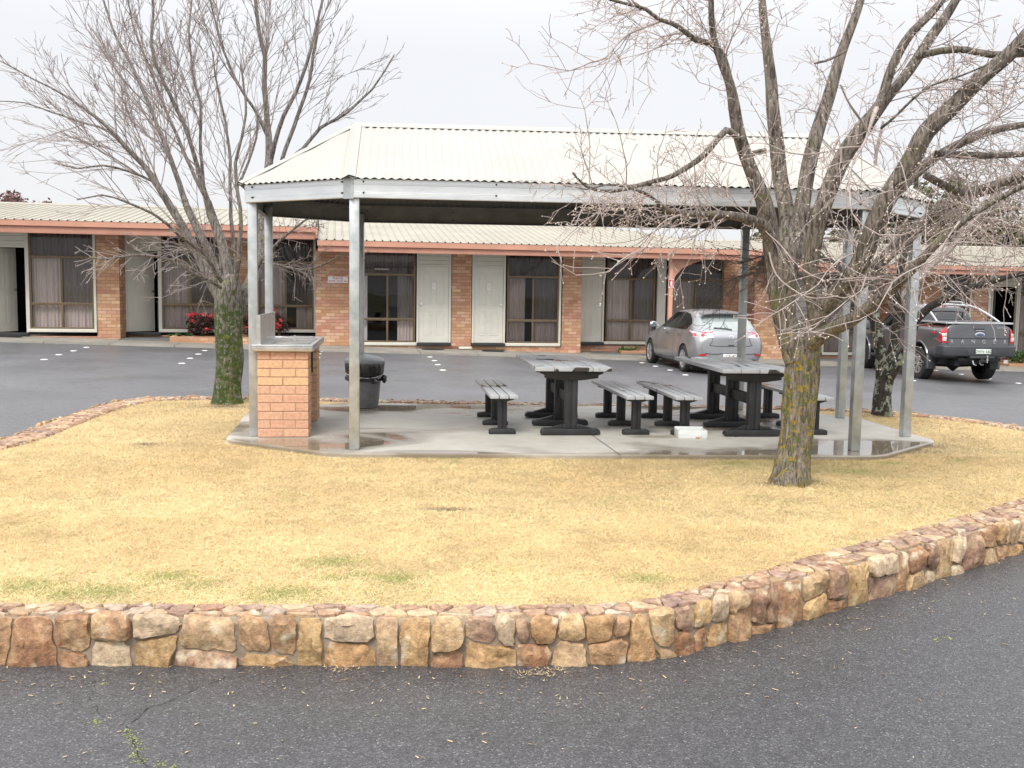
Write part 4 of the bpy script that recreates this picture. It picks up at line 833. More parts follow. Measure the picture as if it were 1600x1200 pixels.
# post with brace and fire sign
up=U(1047,-.95); mb=MB(); mb.box(up-.055,up+.055,-1.0,-.89,wbase(up)-.1,zf_+.0); pst=mb.build('verandah_post',M['salmon'],bB,bevel=.005)
mb=MB(); arc=[(up+.055+.75*(1-math.cos(t))*1.0,-.945,zf_-.62+.60*math.sin(t)) for t in np.linspace(.15,math.pi/2,9)]
mb.prism([(up+.056,zf_-.002),(up+.95,zf_-.002),(up+.62,zf_-.10),(up+.3,zf_-.25),(up+.12,zf_-.45),(up+.056,zf_-.62)],-.98,-.91); mb.build('post_brace',M['salmon2'],pst)
for uq in (wu(1096,-1.2,400),): mb=MB(); mb.box(uq-.04,uq+.04,-1.245,-1.222,zf_+.0,zm_); mb.build('gutter_strap',M['salmon'],bB)
sg=empty('fire_extinguisher_sign',B0+BE*up+BO*(-1.003)+Vector((0,0,wz(1047,443,-1.0))),BA,'small red fire extinguisher sign on the salmon verandah post','sign')
mb=MB(); mb.box(-.075,.075,-.004,0,-.115,.115); mb.build('sign_panel',M['white'],sg)
mb=MB(); mb.box(-.066,.066,-.0065,-.0045,-.075,.105); mb.build('red_field',M['red'],sg)
mb=MB(); mb.prism([(-.022,-.06),(.022,-.06),(.026,-.055),(.026,.045),(.012,.065),(.008,.08),(-.008,.08),(-.012,.065),(-.026,.045),(-.026,-.055)],-.009,-.007); mb.tube([(0,-.008,.08),(.03,-.008,.085),(.036,-.008,.05)],.004,4); mb.build('extinguisher_symbol',M['white'],sg)
mb=MB(); mb.box(-.05,.05,-.0065,-.0045,-.10,-.085); mb.build('red_strip',M['red'],sg)
# please park rear in sign
ps_=empty('parking_sign',B0+BE*U(528)+BO*(-.004)+Vector((0,0,wz(528,437))),BA,'small white sign with red letters on the brick wall by the left shelter posts','sign')
mb=MB(); mb.box(-.26,.26,-.006,0,-.085,.085); mb.build('sign_panel',M['white'],ps_,bevel=.002)
text(ps_,'PLEASE',.085,(0,-.0075,.035),FR,M['red'],name='lettering'); text(ps_,'PARK REAR IN',.072,(0,-.0075,-.04),FR,M['red'],name='lettering')
# small white strip in the window
ws=empty('window_notice',B0+BE*U(596)+BO*(-.023)+Vector((0,0,wz(596,420.5))),BA,'narrow pale notice strip across the top pane of the middle window','notice')
mb=MB(); mb.box(-.20,.20,-.004,0,-.028,.028); mb.build('strip',mat('clear_strip',(.10,.095,.09),.4),ws)
mb=MB()
for i in range(8): x=-.175+i*.047; mb.box(x,x+.03,-.006,-.0042,-.02,.02)
mb.build('blurred_characters',mat('pale_ink',(.42,.40,.36),.5),ws)
# block C (right)
ze2=wz(1590,417.5,-1.2); zf2=wz(1590,430.5,-1.2); print('C',ze2,zf2,wz(1390,420,-1.2),wz(1390,410,-1.2))
bC=block('motel_block','right motel block seen beyond the tangled branches and the grey pickup',uBC+.3,27,ze2,ze2-.12,zf2,ze2+.80,-.2,lip=False)
tC=zf2+.1; dz=tC-topB
CZ=dict(zs=BZ['zs']+dz,z1=BZ['z1']+dz,z2=BZ['z2']+dz,zb=BZ['zb']+dz,zt=BZ['zt']+dz)
doorset(bC,1238,1268,CZ['zb'],CZ['zt'],tC,v=V8,u=(U(1240,V8),U(1240,V8)+.92))
window(bC,0,0,CZ['zs'],CZ['z1'],CZ['z2'],tC,v=V8,u=(U(1240,V8)+1.0,U(1240,V8)+2.5))
brickbox(bC,U(1240,V8)+2.56,U(1400),V8,V8+.2,-1,tC)
brickbox(bC,U(1400)+.002,U(1470),0,V8,-1,tC)
window(bC,1472,1514,CZ['zs'],CZ['z1'],CZ['z2'],tC)
brickbox(bC,U(1518),U(1544),0,V8,-1,tC)
mb=MB(); mb.box(U(1544)+.002,U(1548),-.02,V8,CZ['zt']-.9,tC); mb.build('white_trim',M['cream'],bC)
doorset(bC,0,0,CZ['zb'],CZ['zt'],tC,v=V8,u=(U(1546,V8)+.05,U(1546,V8)+.05+.92),open_=70)
window(bC,0,0,CZ['zs']-.0,CZ['z1'],CZ['z2'],tC,v=V8,u=(U(1546,V8)+1.03,U(1546,V8)+2.9))
brickbox(bC,U(1546,V8)+2.97,26.9,V8-.1,V8+.2,-1,tC)
brickbox(bC,uBC+.32,U(1546,V8)+2.97,V8+.02,V8+.14,-1,CZ['zb']-.09,'plinth')
# meter box / step blocks by the pier
s_=MB(); u_=U(726); s_.box(-.17,.17,-.12,-.0,-.03,.03); q=B0+BE*u_+BO*(-.14); st_=s_.build('door_step_block',M['cream'],bevel=.006); st_.location=(q.x,q.y,wbase(u_)+.05); st_.rotation_euler=(0,0,BA); tag(st_,'low white block at the foot of the brick pier between two doors','step block')
# door mats
for px,lab in ((675,'dark doormat outside the left of the two closed cream doors'),(768,'dark doormat outside the right of the two closed cream doors'),(20,'dark doormat outside the open door at the left edge')):
    u_=U(px); q=B0+BE*u_+BO*(-.42); mb=MB(); mb.box(-.3,.3,-.17,.17,0,.014); o=mb.build('doormat',M['black'],bevel=.004); o.location=(q.x,q.y,wbase(u_)+.012 if px>100 else wbase(u_)-.0); o.rotation_euler=(0,0,BA); tag(o,lab,'doormat','doormats on the motel path')
# porches in the recesses: grey paving
mb=MB()
for a,b in((187.5,492),(909,1165),(1240,1517)):
    ua,ub=U(a),U(b); mb.box(ua,ub,-.30,V8+.02,-1,wbase((ua+ub)/2)+.045+(.03 if a<200 else .0))
pv=mb.build('porch_paving',mat('grey_porch',(.17,.17,.17),.5,0,scale=2,var=.2)); pv.location=B0; pv.rotation_euler=(0,0,BA); tag(pv,kind='structure')
# brick planters with plants
def leafclump(mb,c,rad,n,size,mi=0,flat=.7):
    for i in range(n):
        d=Vector((rnd.gauss(0,1),rnd.gauss(0,1),rnd.gauss(0,1))).normalized()*(rnd.random()**.35); p=Vector(c)+Vector((d.x*rad[0],d.y*rad[1],d.z*rad[2]))
        a=Vector((rnd.gauss(0,1),rnd.gauss(0,1),rnd.gauss(0,flat))).normalized()*size*rnd.uniform(.6,1.3); b=a.cross(Vector((rnd.gauss(0,1),rnd.gauss(0,1),rnd.gauss(0,1)))).normalized()*size*.4
        mb.add([p-a,p+b,p+a,p-b],[(0,1,2,3)],mi if not callable(mi) else mi())
def planter(px0,px1,v,lab,h=.16,d=.45,z=None):
    ua,ub=U(px0,v),U(px1,v); L_=ub-ua; q=B0+BE*ua+BO*v; z=wbase((ua+ub)/2)-.05 if z is None else z
    t=empty('brick_planter',(q.x,q.y,z),BA,lab,'planter'); mb=MB()
    for a in((0,L_,0,.1),(0,.1,.1,d),(L_-.1,L_,.1,d)): mb.box(*a,0,h+.05)
    mb.build('brick_edging',M['brick'],t); mb=MB(); mb.box(.1,L_-.1,.1,d,0,h); mb.build('soil',mat('garden_soil',(.06,.045,.03),.95),t); return t,z+h
t1,zs1=planter(264,400,-.46,'low brick planter under the windows behind the mossy trunk',h=.15,d=.9)
t2,zs2=planter(973,1012,-.05,'low brick planter behind the silver hatchback',h=.10,d=.55)
t3,zs3=planter(1583,1700,-.2,'low brick planter at the right edge beyond the grey pickup',h=.10,d=.8)
LV=[mat('bronze_leaf',(.07,.022,.02),.4,0,var=.3,scale=30),mat('dark_leaf',(.035,.05,.02),.4,0,var=.3,scale=30),mat('pink_red_flower',(.72,.06,.08),.5,0,var=.15,scale=20),mat('leaf_green',(.06,.14,.03),.5,0,var=.3,scale=20)]
def shrub(px,v,z,w,h,lab,tilt=0):
    u_=U(px,v); q=B0+BE*u_+BO*v; t=empty('flowering_shrub',(q.x,q.y,z),BA,lab,'shrub','red flowering shrubs in the motel planter')
    mb=MB()
    for k in range(14):
        a=rnd.uniform(0,6.28); r_=rnd.uniform(.3,.95); mb.tube([(0,0,0),(w*.25*math.cos(a)*r_,w*.2*math.sin(a)*r_,h*.45),(w*.45*math.cos(a)*r_,w*.35*math.sin(a)*r_,h*rnd.uniform(.8,.98))],[.012,.008,.004],5)
    mb.build('stems',mat('shrub_stem',(.12,.07,.05),.8),t)
    mb=MB()
    for k in range(int(26*w/.8)):
        a=rnd.uniform(0,6.28); r_=rnd.random()**.5; c=(w*.42*math.cos(a)*r_,w*.34*math.sin(a)*r_,h*(.2+.72*rnd.random()*(1-.25*r_*r_)))
        leafclump(mb,c,(.13,.13,.12),34,.045,lambda:rnd.choice([0,0,0,1]))
    mb.build('leaves',LV[:2],t)
    mb=MB()
    for k in range(int(15*w/.8)):
        a=rnd.uniform(0,6.28); r_=rnd.random()**.4; zz=rnd.choice([1,1,.75,.5,.35])*rnd.uniform(.85,1.03); c=Vector((w*.45*math.cos(a)*r_,-abs(w*.42*math.sin(a)*r_),h*zz))
        leafclump(mb,c,(.05,.05,.04),26,.03,0)
    mb.build('flowers',LV[2],t)
shrub(317,.35,zs1,.95,.62,'large red flowering bronze shrub left of the mossy trunk'); shrub(388,.30,zs1,.62,.85,'tall red flowering shrub between the mossy trunk and the shelter post'); shrub(436,.32,zs1,.42,.72,'small red flowering shrub above the steel barbecue top')
def ground_plants(name,px,v,z,w,n_,lab,h=.15):
    u_=U(px,v); q=B0+BE*u_+BO*v; t=empty(name,(q.x,q.y,z),BA,lab,'plant'); mb=MB()
    for k in range(n_): leafclump(mb,(rnd.uniform(-w/2,w/2),rnd.uniform(-.12,.12),h*rnd.uniform(.2,.8)),(.08,.08,h*.3),22,.04,0)
    mb.build('leaves',LV[3],t)
ground_plants('low_plant',283,.25,zs1-.02,.55,9,'low green plants at the left end of the shrub planter',.12)
ground_plants('low_plant',985,.2,zs2-.02,.7,14,'low green plants in the planter left of the silver hatchback',.18)
ground_plants('hedge_plant',1606,.2,zs3,1.2,70,'bright green low hedge at the right edge by the pickup',.42)
# ------------------------------------------------------------ vehicles (local: x right, y forward, rear bumper at y=0)
def evalmesh(o):
    dg=bpy.context.evaluated_depsgraph_get(); me=bpy.data.meshes.new_from_object(o.evaluated_get(dg)); return me
def carbody(st,levels=2):
    """st: (y, wl, wm, wb, wt, zb, zm, zbelt, zt)"""
    mb=MB(); rows=[]
    for (y,wl,wm,wb,wt,zb,zm,zbe,zt) in st:
        half=[(0,zb),(wl*.8,zb),(wl,zb+.06),(wm,zm),(wb,zbe),(wt+ (wb-wt)*.12,zt-.10 if zt-zbe>.16 else zbe+(zt-zbe)*.45),(wt*.86,zt-.018),(wt*.45,zt),(0,zt+.006)]
        full=half+[(-x,z) for x,z in half[-2:0:-1]]; rows.append([(x,y,z) for x,z in full])
    n=len(rows[0])
    for r_ in rows: mb.v+=r_
    for i in range(len(rows)-1):
        for k in range(n): k2=(k+1)%n; mb.f.append((i*n+k,i*n+k2,(i+1)*n+k2,(i+1)*n+k)); mb.m.append(0)
    h=n//2
    for base in(0,(len(rows)-1)*n):   # quad caps
        q=[]
        for k in range(h):
            a,b,c,d=base+k,base+k+1,base+(n-k-1)%n,base+(n-k)%n
            f=[a,b,c,d]; f2=[]
            for x in f:
                if x not in f2: f2.append(x)
            if len(f2)>2: mb.f.append(tuple(f2)); mb.m.append(0)
    o=mb.build('tmpbody',M['white']); md=o.modifiers.new('s','SUBSURF'); md.levels=levels; md.render_levels=levels
    me=evalmesh(o); bpy.data.objects.remove(o); return me
def cutarches(me,cuts):
    o=bpy.data.objects.new('tmpb',me); C.objects.link(o); cs=[]
    for (y,z,r,w0,w1) in cuts:
        mb=MB(); mb.lathe([(.0001,w0),(r,w0),(r,w1),(.0001,w1)],40,(0,y,z),axis='x'); c=mb.build('tmpc',M['black']); bm=bmesh.new(); bm.from_mesh(c.data); bmesh.ops.remove_doubles(bm,verts=bm.verts,dist=.001); bmesh.ops.recalc_face_normals(bm,faces=bm.faces); bm.to_mesh(c.data); bm.free(); cs.append(c); md=o.modifiers.new('b','BOOLEAN'); md.object=c; md.operation='DIFFERENCE'; md.solver='EXACT'
    m2=evalmesh(o); bpy.data.objects.remove(o)
    for c in cs: bpy.data.objects.remove(c)
    return m2
class Car:
    def __init__(s,root,me): s.root=root; s.bvh=BVHTree.FromPolygons([v.co for v in me.vertices],[p.vertices for p in me.polygons])
    def patch(s,name,poly,side,m,off=.004,parent=None,h=.04,thick=.0,smooth=True):
        # side: 'rear' -> poly in (x,z), cast +y ; 'left' -> poly in (y,z), cast +x ; 'right'
        P=[Vector(p) for p in poly]; D=[]
        for a,b in zip(P,P[1:]+P[:1]):
            n=max(1,int((b-a).length/h)); D+= [a.lerp(b,i/n) for i in range(n)]
        k=len(D); xs=[p.x for p in D]; ys=[p.y for p in D]; pts=list(D); arr=np.array([(p.x,p.y) for p in D])
        gx=np.arange(min(xs)+h*.5,max(xs),h); gy=np.arange(min(ys)+h*.5,max(ys),h)
        if len(gx) and len(gy):
            X,Y=np.meshgrid(gx,gy); X=X.ravel();Y=Y.ravel(); ins=pip(arr,X,Y)
            for x,y in zip(X[ins],Y[ins]):
                if np.min(np.hypot(arr[:,0]-x,arr[:,1]-y))>h*.45: pts.append(Vector((x,y)))
        vs,es,fs,*_=geometry.delaunay_2d_cdt(pts,[],[list(range(k))],1,1e-5)
        O=[];ok=[]
        for v in vs:
            if side=='rear': o,d=Vector((v.x,-3,v.y)),Vector((0,1,0))
            elif side=='front': o,d=Vector((v.x,9,v.y)),Vector((0,-1,0))
            elif side=='top': o,d=Vector((v.x,v.y,4)),Vector((0,0,-1))
            elif side=='left': o,d=Vector((-3,v.x,v.y)),Vector((1,0,0))
            else: o,d=Vector((3,v.x,v.y)),Vector((-1,0,0))
            hit,nr,_,_=s.bvh.ray_cast(o,d)
            if hit is None: O.append(None); continue
            if nr.dot(d)>0: nr=-nr
            O.append(hit-d*off*.4+nr*off*.8)
        mb=MB(); mp={}
        for i,o in enumerate(O):
            if o is not None: mp[i]=len(mb.v); mb.v.append(tuple(o))
        for f in fs:
            if all(i in mp for i in f): mb.f.append(tuple(mp[i] for i in f)); mb.m.append(0)
        if not mb.f: return None
        o=mb.build(name,m,parent or s.root,smooth=True,angle=60); return o
    def strip(s,name,path,side,w,m,off=.005,parent=None):
        P=[Vector(p) for p in path]; L_=[];R_=[]
        for i,p in enumerate(P):
            t=(P[min(i+1,len(P)-1)]-P[max(i-1,0)]).normalized(); n=Vector((-t.y,t.x))*w/2; L_.append(p+n);R_.append(p-n)
        return s.patch(name,L_+R_[::-1],side,m,off,parent,h=.06)
def wheel(root,x,y,z,r,w,side,spokes,rimr,tread=0,rimm=None):
    t=empty('wheel',(x,y,z)); t.parent=root; mb=MB(); s=side
    f=(lambda a,h: 1+ (tread*(.5 if math.sin(a*38)>0 else -.5) if abs(h)>-1 else 0)) if tread else None
    mb.lathe([(rimr,-w/2+.01),(rimr+.02,-w/2),(r-.03,-w/2),(r-.004,-w/2+.025),(r,-w*.2),(r,w*.2),(r-.004,w/2-.025),(r-.03,w/2),(rimr+.02,w/2),(rimr,w/2-.01)],48,axis='x',f=f); mb.build('tyre',M['rubber'],t,smooth=True)
    mb=MB(); o=s*(w/2-.02); mb.lathe([(rimr,s*(w/2-.008)),(rimr-.018,s*(w/2-.012)),(rimr-.022,s*(w/2-.06)),(rimr-.03,s*(w/2-.10))],40,axis='x'); mb.lathe([(.0001,o),(.05,o),(.055,o-s*.02),(.055,o-s*.06)],16,axis='x')
    for k in range(spokes):
        a=2*math.pi*k/spokes
        for da,ww in((-.11,.018),(.11,.018)):
            c,sn=math.cos(a+da),math.sin(a+da); p0=Vector((o-s*.012,c*.045,sn*.045)); p1=Vector((o-s*.004,math.cos(a+da*1.6)*(rimr-.01),math.sin(a+da*1.6)*(rimr-.01))); mb.tube([p0,p1],[ww,ww*.9],4)
    mb.build('rim',rimm or M['rimm'],t,smooth=True)
    mb=MB(); mb.lathe([(.0001,s*(w/2-.11)),(rimr-.02,s*(w/2-.11))],24,axis='x'); mb.build('brake_disc',M['black'],t); return t
def paint(name,c,c2,coat=.7,metal=.7,rough=.32): return mat(name,c,rough,metal,scale=2,col2=c2,coat=coat)
M['rimm']=mat('alloy_wheel',(.72,.72,.73),.3,.85,var=.08); M['rimdark']=mat('dark_alloy',(.25,.25,.26),.3,.8,var=.2)
M['cglass']=mat('car_glass',(.012,.016,.018),.03,0,var=.2,spec=.9,coat=.6); M['rglass']=mat('rear_car_glass',(.30,.345,.335),.05,0,var=.05,spec=1.0,coat=.8)  # rear glass: pale sky reflection is painted into its base colour
M['lampr']=mat('red_lamp',(.50,.012,.015),.15,0,var=.25,scale=30,coat=.8); M['lampc']=mat('clear_lamp',(.62,.55,.54),.15,.3,scale=25,col2=(.80,.76,.75),coat=.8); M['gap']=mat('panel_gap',(.015,.015,.016),.6,0); M['trim']=mat('dark_trim',(.045,.047,.05),.5,0,var=.15)
# silver hatchback
H=9.6; wr=Vector((4.03,23.35)); hd=Vector((-math.sin(R(H)),math.cos(R(H)))); rt=Vector((hd.y,-hd.x))
org=wr-hd*.86+rt*.80; gz=G(wr.x,wr.y)
hb=empty('parked_hatchback',(org.x,org.y,gz),R(H),'silver five door hatchback parked nose in beside the salmon verandah post','car')
st=[(-.005,.50,.60,.58,.50,.34,.50,.72,.84),(.03,.66,.78,.73,.58,.27,.52,.78,.93),(.12,.76,.855,.80,.62,.22,.54,.86,1.02),(.30,.82,.875,.83,.60,.20,.56,.93,1.20),(.50,.85,.878,.845,.58,.19,.56,.965,1.365),(.72,.86,.878,.85,.575,.18,.56,.975,1.435),(1.1,.86,.878,.85,.58,.17,.56,.97,1.465),(1.7,.86,.878,.85,.585,.17,.56,.955,1.475),(2.2,.86,.878,.85,.58,.17,.56,.94,1.45),(2.6,.86,.878,.85,.57,.17,.55,.93,1.36),(3.0,.86,.878,.85,.58,.17,.55,.92,1.17),(3.25,.86,.878,.84,.60,.17,.55,.90,1.02),(3.6,.85,.875,.82,.60,.18,.54,.86,.96),(4.0,.83,.86,.78,.55,.19,.52,.80,.88),(4.3,.74,.78,.70,.48,.22,.48,.70,.76),(4.44,.55,.6,.55,.4,.28,.45,.60,.66)]
me=carbody(st); car=Car(hb,me); silver=paint('silver_paint',(.38,.385,.40),(.43,.435,.45)); m2=cutarches(me,[(.86,.315,.365,-1.2,-.55),(.86,.315,.365,.55,1.2),(3.50,.315,.365,-1.2,-.55),(3.50,.315,.365,.55,1.2)])
m2.materials.clear(); m2.materials.append(silver); m2.polygons.foreach_set('use_smooth',[True]*len(m2.polygons)); m2.set_sharp_from_angle(angle=R(40)); bo=bpy.data.objects.new('body',m2); C.objects.link(bo); bo.parent=hb
mb=MB(); mb.box(-.72,.72,.4,4.0,.16,.6); mb.build('underbody',M['black'],bo)
for x in(-.775,.775):
    for y in(.86,3.50): wheel(hb,x,y,.315,.315,.205,1 if x>0 else -1,5,.215)
for sd in('left','right'):
    car.patch('side_window',[(.66,1.14),(.80,1.24),(1.10,1.35),(1.50,1.395),(1.56,1.00),(.98,.99),(.80,1.01)],sd,M['cglass'])
    car.patch('side_window',[(1.60,1.00),(1.545,1.397),(2.15,1.385),(2.50,1.31),(2.88,1.10),(2.98,1.00)],sd,M['cglass'])
    for p in([(1.57,1.40),(1.60,.95),(1.60,.55),(1.57,.30)],[(1.02,.97),(1.10,.75),(1.22,.55),(1.30,.30)],[(2.98,.98),(2.95,.7),(2.90,.4),(2.82,.28)],[(1.30,.30),(2.0,.29),(2.82,.28)]): car.strip('door_gap',p,sd,.010,M['gap'])
    for y in(1.12,2.02): car.strip('door_handle',[(y,.865),(y+.09,.872),(y+.18,.868)],sd,.028,silver if 0 else M['chrome'],off=.02)
    sx=-1 if sd=='left' else 1
    mb=MB(); mb.tube([(sx*.84,2.86,1.00),(sx*.90,2.88,1.03)],.025,8); mb.lathe([(.0001,-.10),(.05,-.085),(.075,-.03),(.078,.03),(.05,.085),(.0001,.10)],16,(sx*.975,2.90,1.05),axis='x',f=lambda t,h:1); mb.build('wing_mirror',silver,hb,smooth=True)
    mb=MB(); mb.lathe([(.0001,0),(.055,0),(.055,.004),(.0001,.004)],16,(sx*.975,2.818,1.05),axis='y'); mb.build('mirror_glass',mat('mirror_glass',(.30,.42,.48),.05,.8),hb)
car.patch('rear_window',[(-.60,1.30),(-.50,1.365),(-.25,1.385),(.25,1.385),(.50,1.365),(.60,1.30),(.66,1.06),(.42,1.02),(.2,1.0),(-.2,1.0),(-.42,1.02),(-.66,1.06)],'rear',M['rglass'],h=.05)
sp_=MB(); 
for s_ in range(2):
    yy=(.40,.56)[s_]; zz=(1.395,1.425)[s_]
vs=[];k=13
for i in range(k):
    x=-.62+1.24*i/(k-1); c=1-(x/.62)**2; vs+=[(x,.36-.05*c,1.352+.045*c),(x,.36-.05*c,1.375+.045*c),(x,.62,1.40+.052*c)]
fs=[]
for i in range(k-1): a=i*3; fs+=[(a,a+3,a+4,a+1),(a+1,a+4,a+5,a+2),(a,a+2,a+5,a+3)]
sp_.add(vs,fs); sp_.build('spoiler',silver,hb,smooth=True)
for sx in(-1,1):
    q=lambda P:[(sx*x,z) for x,z in P]
    car.patch('tail_lamp',q([(.845,1.00),(.80,.985),(.72,.955),(.60,.925),(.40,.865),(.42,.845),(.55,.835),(.72,.84),(.82,.86),(.86,.90)]),'rear',M['lampc'],off=.008)
    a=car.patch('lamp_red',q([(.858,1.005),(.80,.99),(.76,.93),(.77,.865),(.83,.868),(.868,.92)]),'rear',M['lampr'],off=.013)
    car.patch('lamp_red',q([(.655+.045*math.cos(t),.893+.036*math.sin(t)) for t in np.linspace(0,6,12)]),'rear',M['lampr'],off=.014,h=.02)
    car.patch('tail_lamp',[(.02,.87),(.18,.86),(.22,.93),(.10,.99),(.02,.97)],'left' if sx<0 else 'right',M['lampr'],off=.006)
    car.patch('reflector',q([(.76,.44),(.70,.475),(.60,.478),(.585,.462),(.62,.43),(.74,.42)]),'rear',M['lampr'],off=.01)
    car.strip('tailgate_gap',q([(.44,.84),(.47,.74),(.52,.67)]),'rear',.010,M['gap']); 
car.strip('tailgate_gap',[(-.52,.67),(-.4,.655),(0,.648),(.4,.655),(.52,.67)],'rear',.012,M['gap'])
car.strip('bumper_crease',[(-.62,.485),(-.45,.47),(-.30,.47),(-.26,.48),(.26,.48),(.30,.47),(.45,.47),(.62,.485)],'rear',.014,M['gap'])
car.patch('bumper_skirt',[(-.62,.345),(-.58,.27),(.58,.27),(.62,.345),(.3,.36),(-.3,.36)],'rear',M['trim'])
car.patch('badge',[(.062*math.cos(t),.855+.048*math.sin(t)) for t in np.linspace(0,6.0,16)],'rear',M['chrome'],off=.008,h=.02); car.patch('badge_centre',[(.046*math.cos(t),.857+.034*math.sin(t)) for t in np.linspace(0,6.0,14)],'rear',silver,off=.011,h=.02)
car.patch('tailgate_handle',[(-.07,.665),(.07,.665),(.07,.685),(-.07,.685)],'rear',M['gap'],off=.01)
car.strip('wiper',[(-.38,1.055),(-.25,1.052),(-.05,1.035),(.05,1.02)],'rear',.022,M['black'],off=.02)
hit=car.bvh.ray_cast(Vector((0,-3,.43)),Vector((0,1,0)))[0]
mb=MB(); mb.box(-.19,.19,hit.y-.016,hit.y-.008,.375,.475); npl=mb.build('number_plate',M['white'],hb,bevel=.002); text(npl,'CK·47',.088,(0,hit.y-.018,.425),FR,M['black'],name='plate_characters')
text(hb,'mazda 3',.05,(-.50,.02,.765),FR,M['chrome'],ext=.012,name='model_lettering')
mb=MB(); mb.tube([(0,.80,1.46),(0,.62,1.56)],.006,5); mb.build('aerial',M['black'],hb)
hb.scale=(.97,.97,.985); hb.location.x-=.04
# grey dual cab pickup
H2=5.0; wr=atG(1437,591); wr=Vector((wr.x,wr.y)); hd=Vector((-math.sin(R(H2)),math.cos(R(H2)))); rt=Vector((hd.y,-hd.x)); print('ute wheel',wr)
org=wr-hd*1.20+rt*.80; gz=G(wr.x+.8,wr.y)
ut=empty('parked_pickup',(org.x,org.y,gz+.01),R(H2),'dark grey four door pickup with dark tray cover and red tail lamps','pickup')
st=[(.10,.80,.86,.85,.74,.66,.80,1.17,1.385),(.12,.84,.90,.89,.78,.62,.82,1.18,1.40),(.20,.86,.925,.905,.80,.56,.82,1.20,1.41),(1.0,.88,.925,.905,.80,.50,.82,1.20,1.41),(1.62,.88,.925,.905,.80,.45,.82,1.20,1.41),(1.67,.88,.925,.905,.80,.45,.82,1.20,1.415),(1.71,.88,.925,.90,.66,.45,.82,1.18,1.60),(1.82,.88,.925,.90,.60,.45,.82,1.18,1.78),(2.1,.88,.925,.90,.60,.45,.82,1.18,1.83),(2.7,.88,.925,.90,.61,.45,.82,1.17,1.84),(3.2,.88,.925,.90,.61,.45,.82,1.16,1.80),(3.6,.88,.925,.90,.63,.45,.82,1.15,1.52),(3.95,.88,.925,.89,.68,.45,.82,1.13,1.24),(4.2,.88,.925,.88,.70,.45,.80,1.10,1.18),(4.8,.86,.91,.86,.68,.45,.78,1.04,1.12),(5.15,.80,.85,.78,.6,.45,.74,.95,1.03),(5.28,.66,.72,.66,.5,.5,.7,.85,.93)]
me=carbody(st); car=Car(ut,me); grey=paint('grey_metallic',(.15,.155,.168),(.18,.185,.197),coat=.8,metal=.6,rough=.35); m2=cutarches(me,[(1.20,.46,.45,-1.2,-.55),(1.20,.46,.45,.55,1.2),(4.42,.46,.45,-1.2,-.55),(4.42,.46,.45,.55,1.2)])
m2.materials.clear(); m2.materials.append(grey); m2.polygons.foreach_set('use_smooth',[True]*len(m2.polygons)); m2.set_sharp_from_angle(angle=R(40)); bo=bpy.data.objects.new('body',m2); C.objects.link(bo); bo.parent=ut
mb=MB(); mb.box(-.7,.7,.5,4.9,.42,.75); mb.box(-.5,-.38,.2,5,.40,.52); mb.box(.38,.5,.2,5,.40,.52); mb.tube([(-.78,1.2,.38),(-.15,1.2,.36),(0,1.2,.34),(.15,1.2,.36),(.78,1.2,.38)],[.05,.06,.15,.06,.05],10); mb.build('underbody',M['black'],bo)
for x in(-.80,.80):
    for y in(1.20,4.42): wheel(ut,x,y,.385,.388,.265,1 if x>0 else -1,6,.235,tread=.012)
silv=mat('silver_rail',(.58,.59,.60),.35,.6,var=.05,coat=.3)
mb=MB(); mb.box(-.84,-.765,.10,1.68,1.395,1.432); mb.box(.765,.84,.10,1.68,1.395,1.432); mb.box(-.84,.84,.085,.16,1.390,1.430); mb.build('tray_rail',silv,ut,bevel=.008)
mb=MB(); mb.box(-.763,.763,.161,1.66,1.405,1.424); mb.build('tray_cover',M['trim'],ut,bevel=.004)
car.patch('rear_window',[(-.67,1.45),(-.61,1.67),(-.53,1.74),(.53,1.74),(.61,1.67),(.67,1.45)],'rear',M['cglass'],off=.01)
car.patch('brake_lamp',[(-.14,1.768),(.14,1.768),(.14,1.788),(-.14,1.788)],'rear',M['lampr'],off=.012)
mb=MB()
for sx in(-1,1):
    mb.prism([(sx*.0,0)],0,0) if 0 else None
    mb.tube([(sx*.60,1.66,1.80),(sx*.66,1.40,1.745),(sx*.71,1.10,1.64),(sx*.76,.80,1.52),(sx*.79,.60,1.43)],[.028,.028,.028,.026,.022],10)
mb.tube([(-.62,1.64,1.80),(0,1.62,1.825),(.62,1.64,1.80)],.03,10)
mb.build('sports_bar',silv,ut,smooth=True)
for sx in(-1,1): mb=MB(); mb.tube([(sx*.60,1.95,1.845),(sx*.60,2.05,1.885),(sx*.61,3.0,1.89),(sx*.62,3.15,1.845)],.02,8); mb.build('roof_rail',silv,ut,smooth=True)
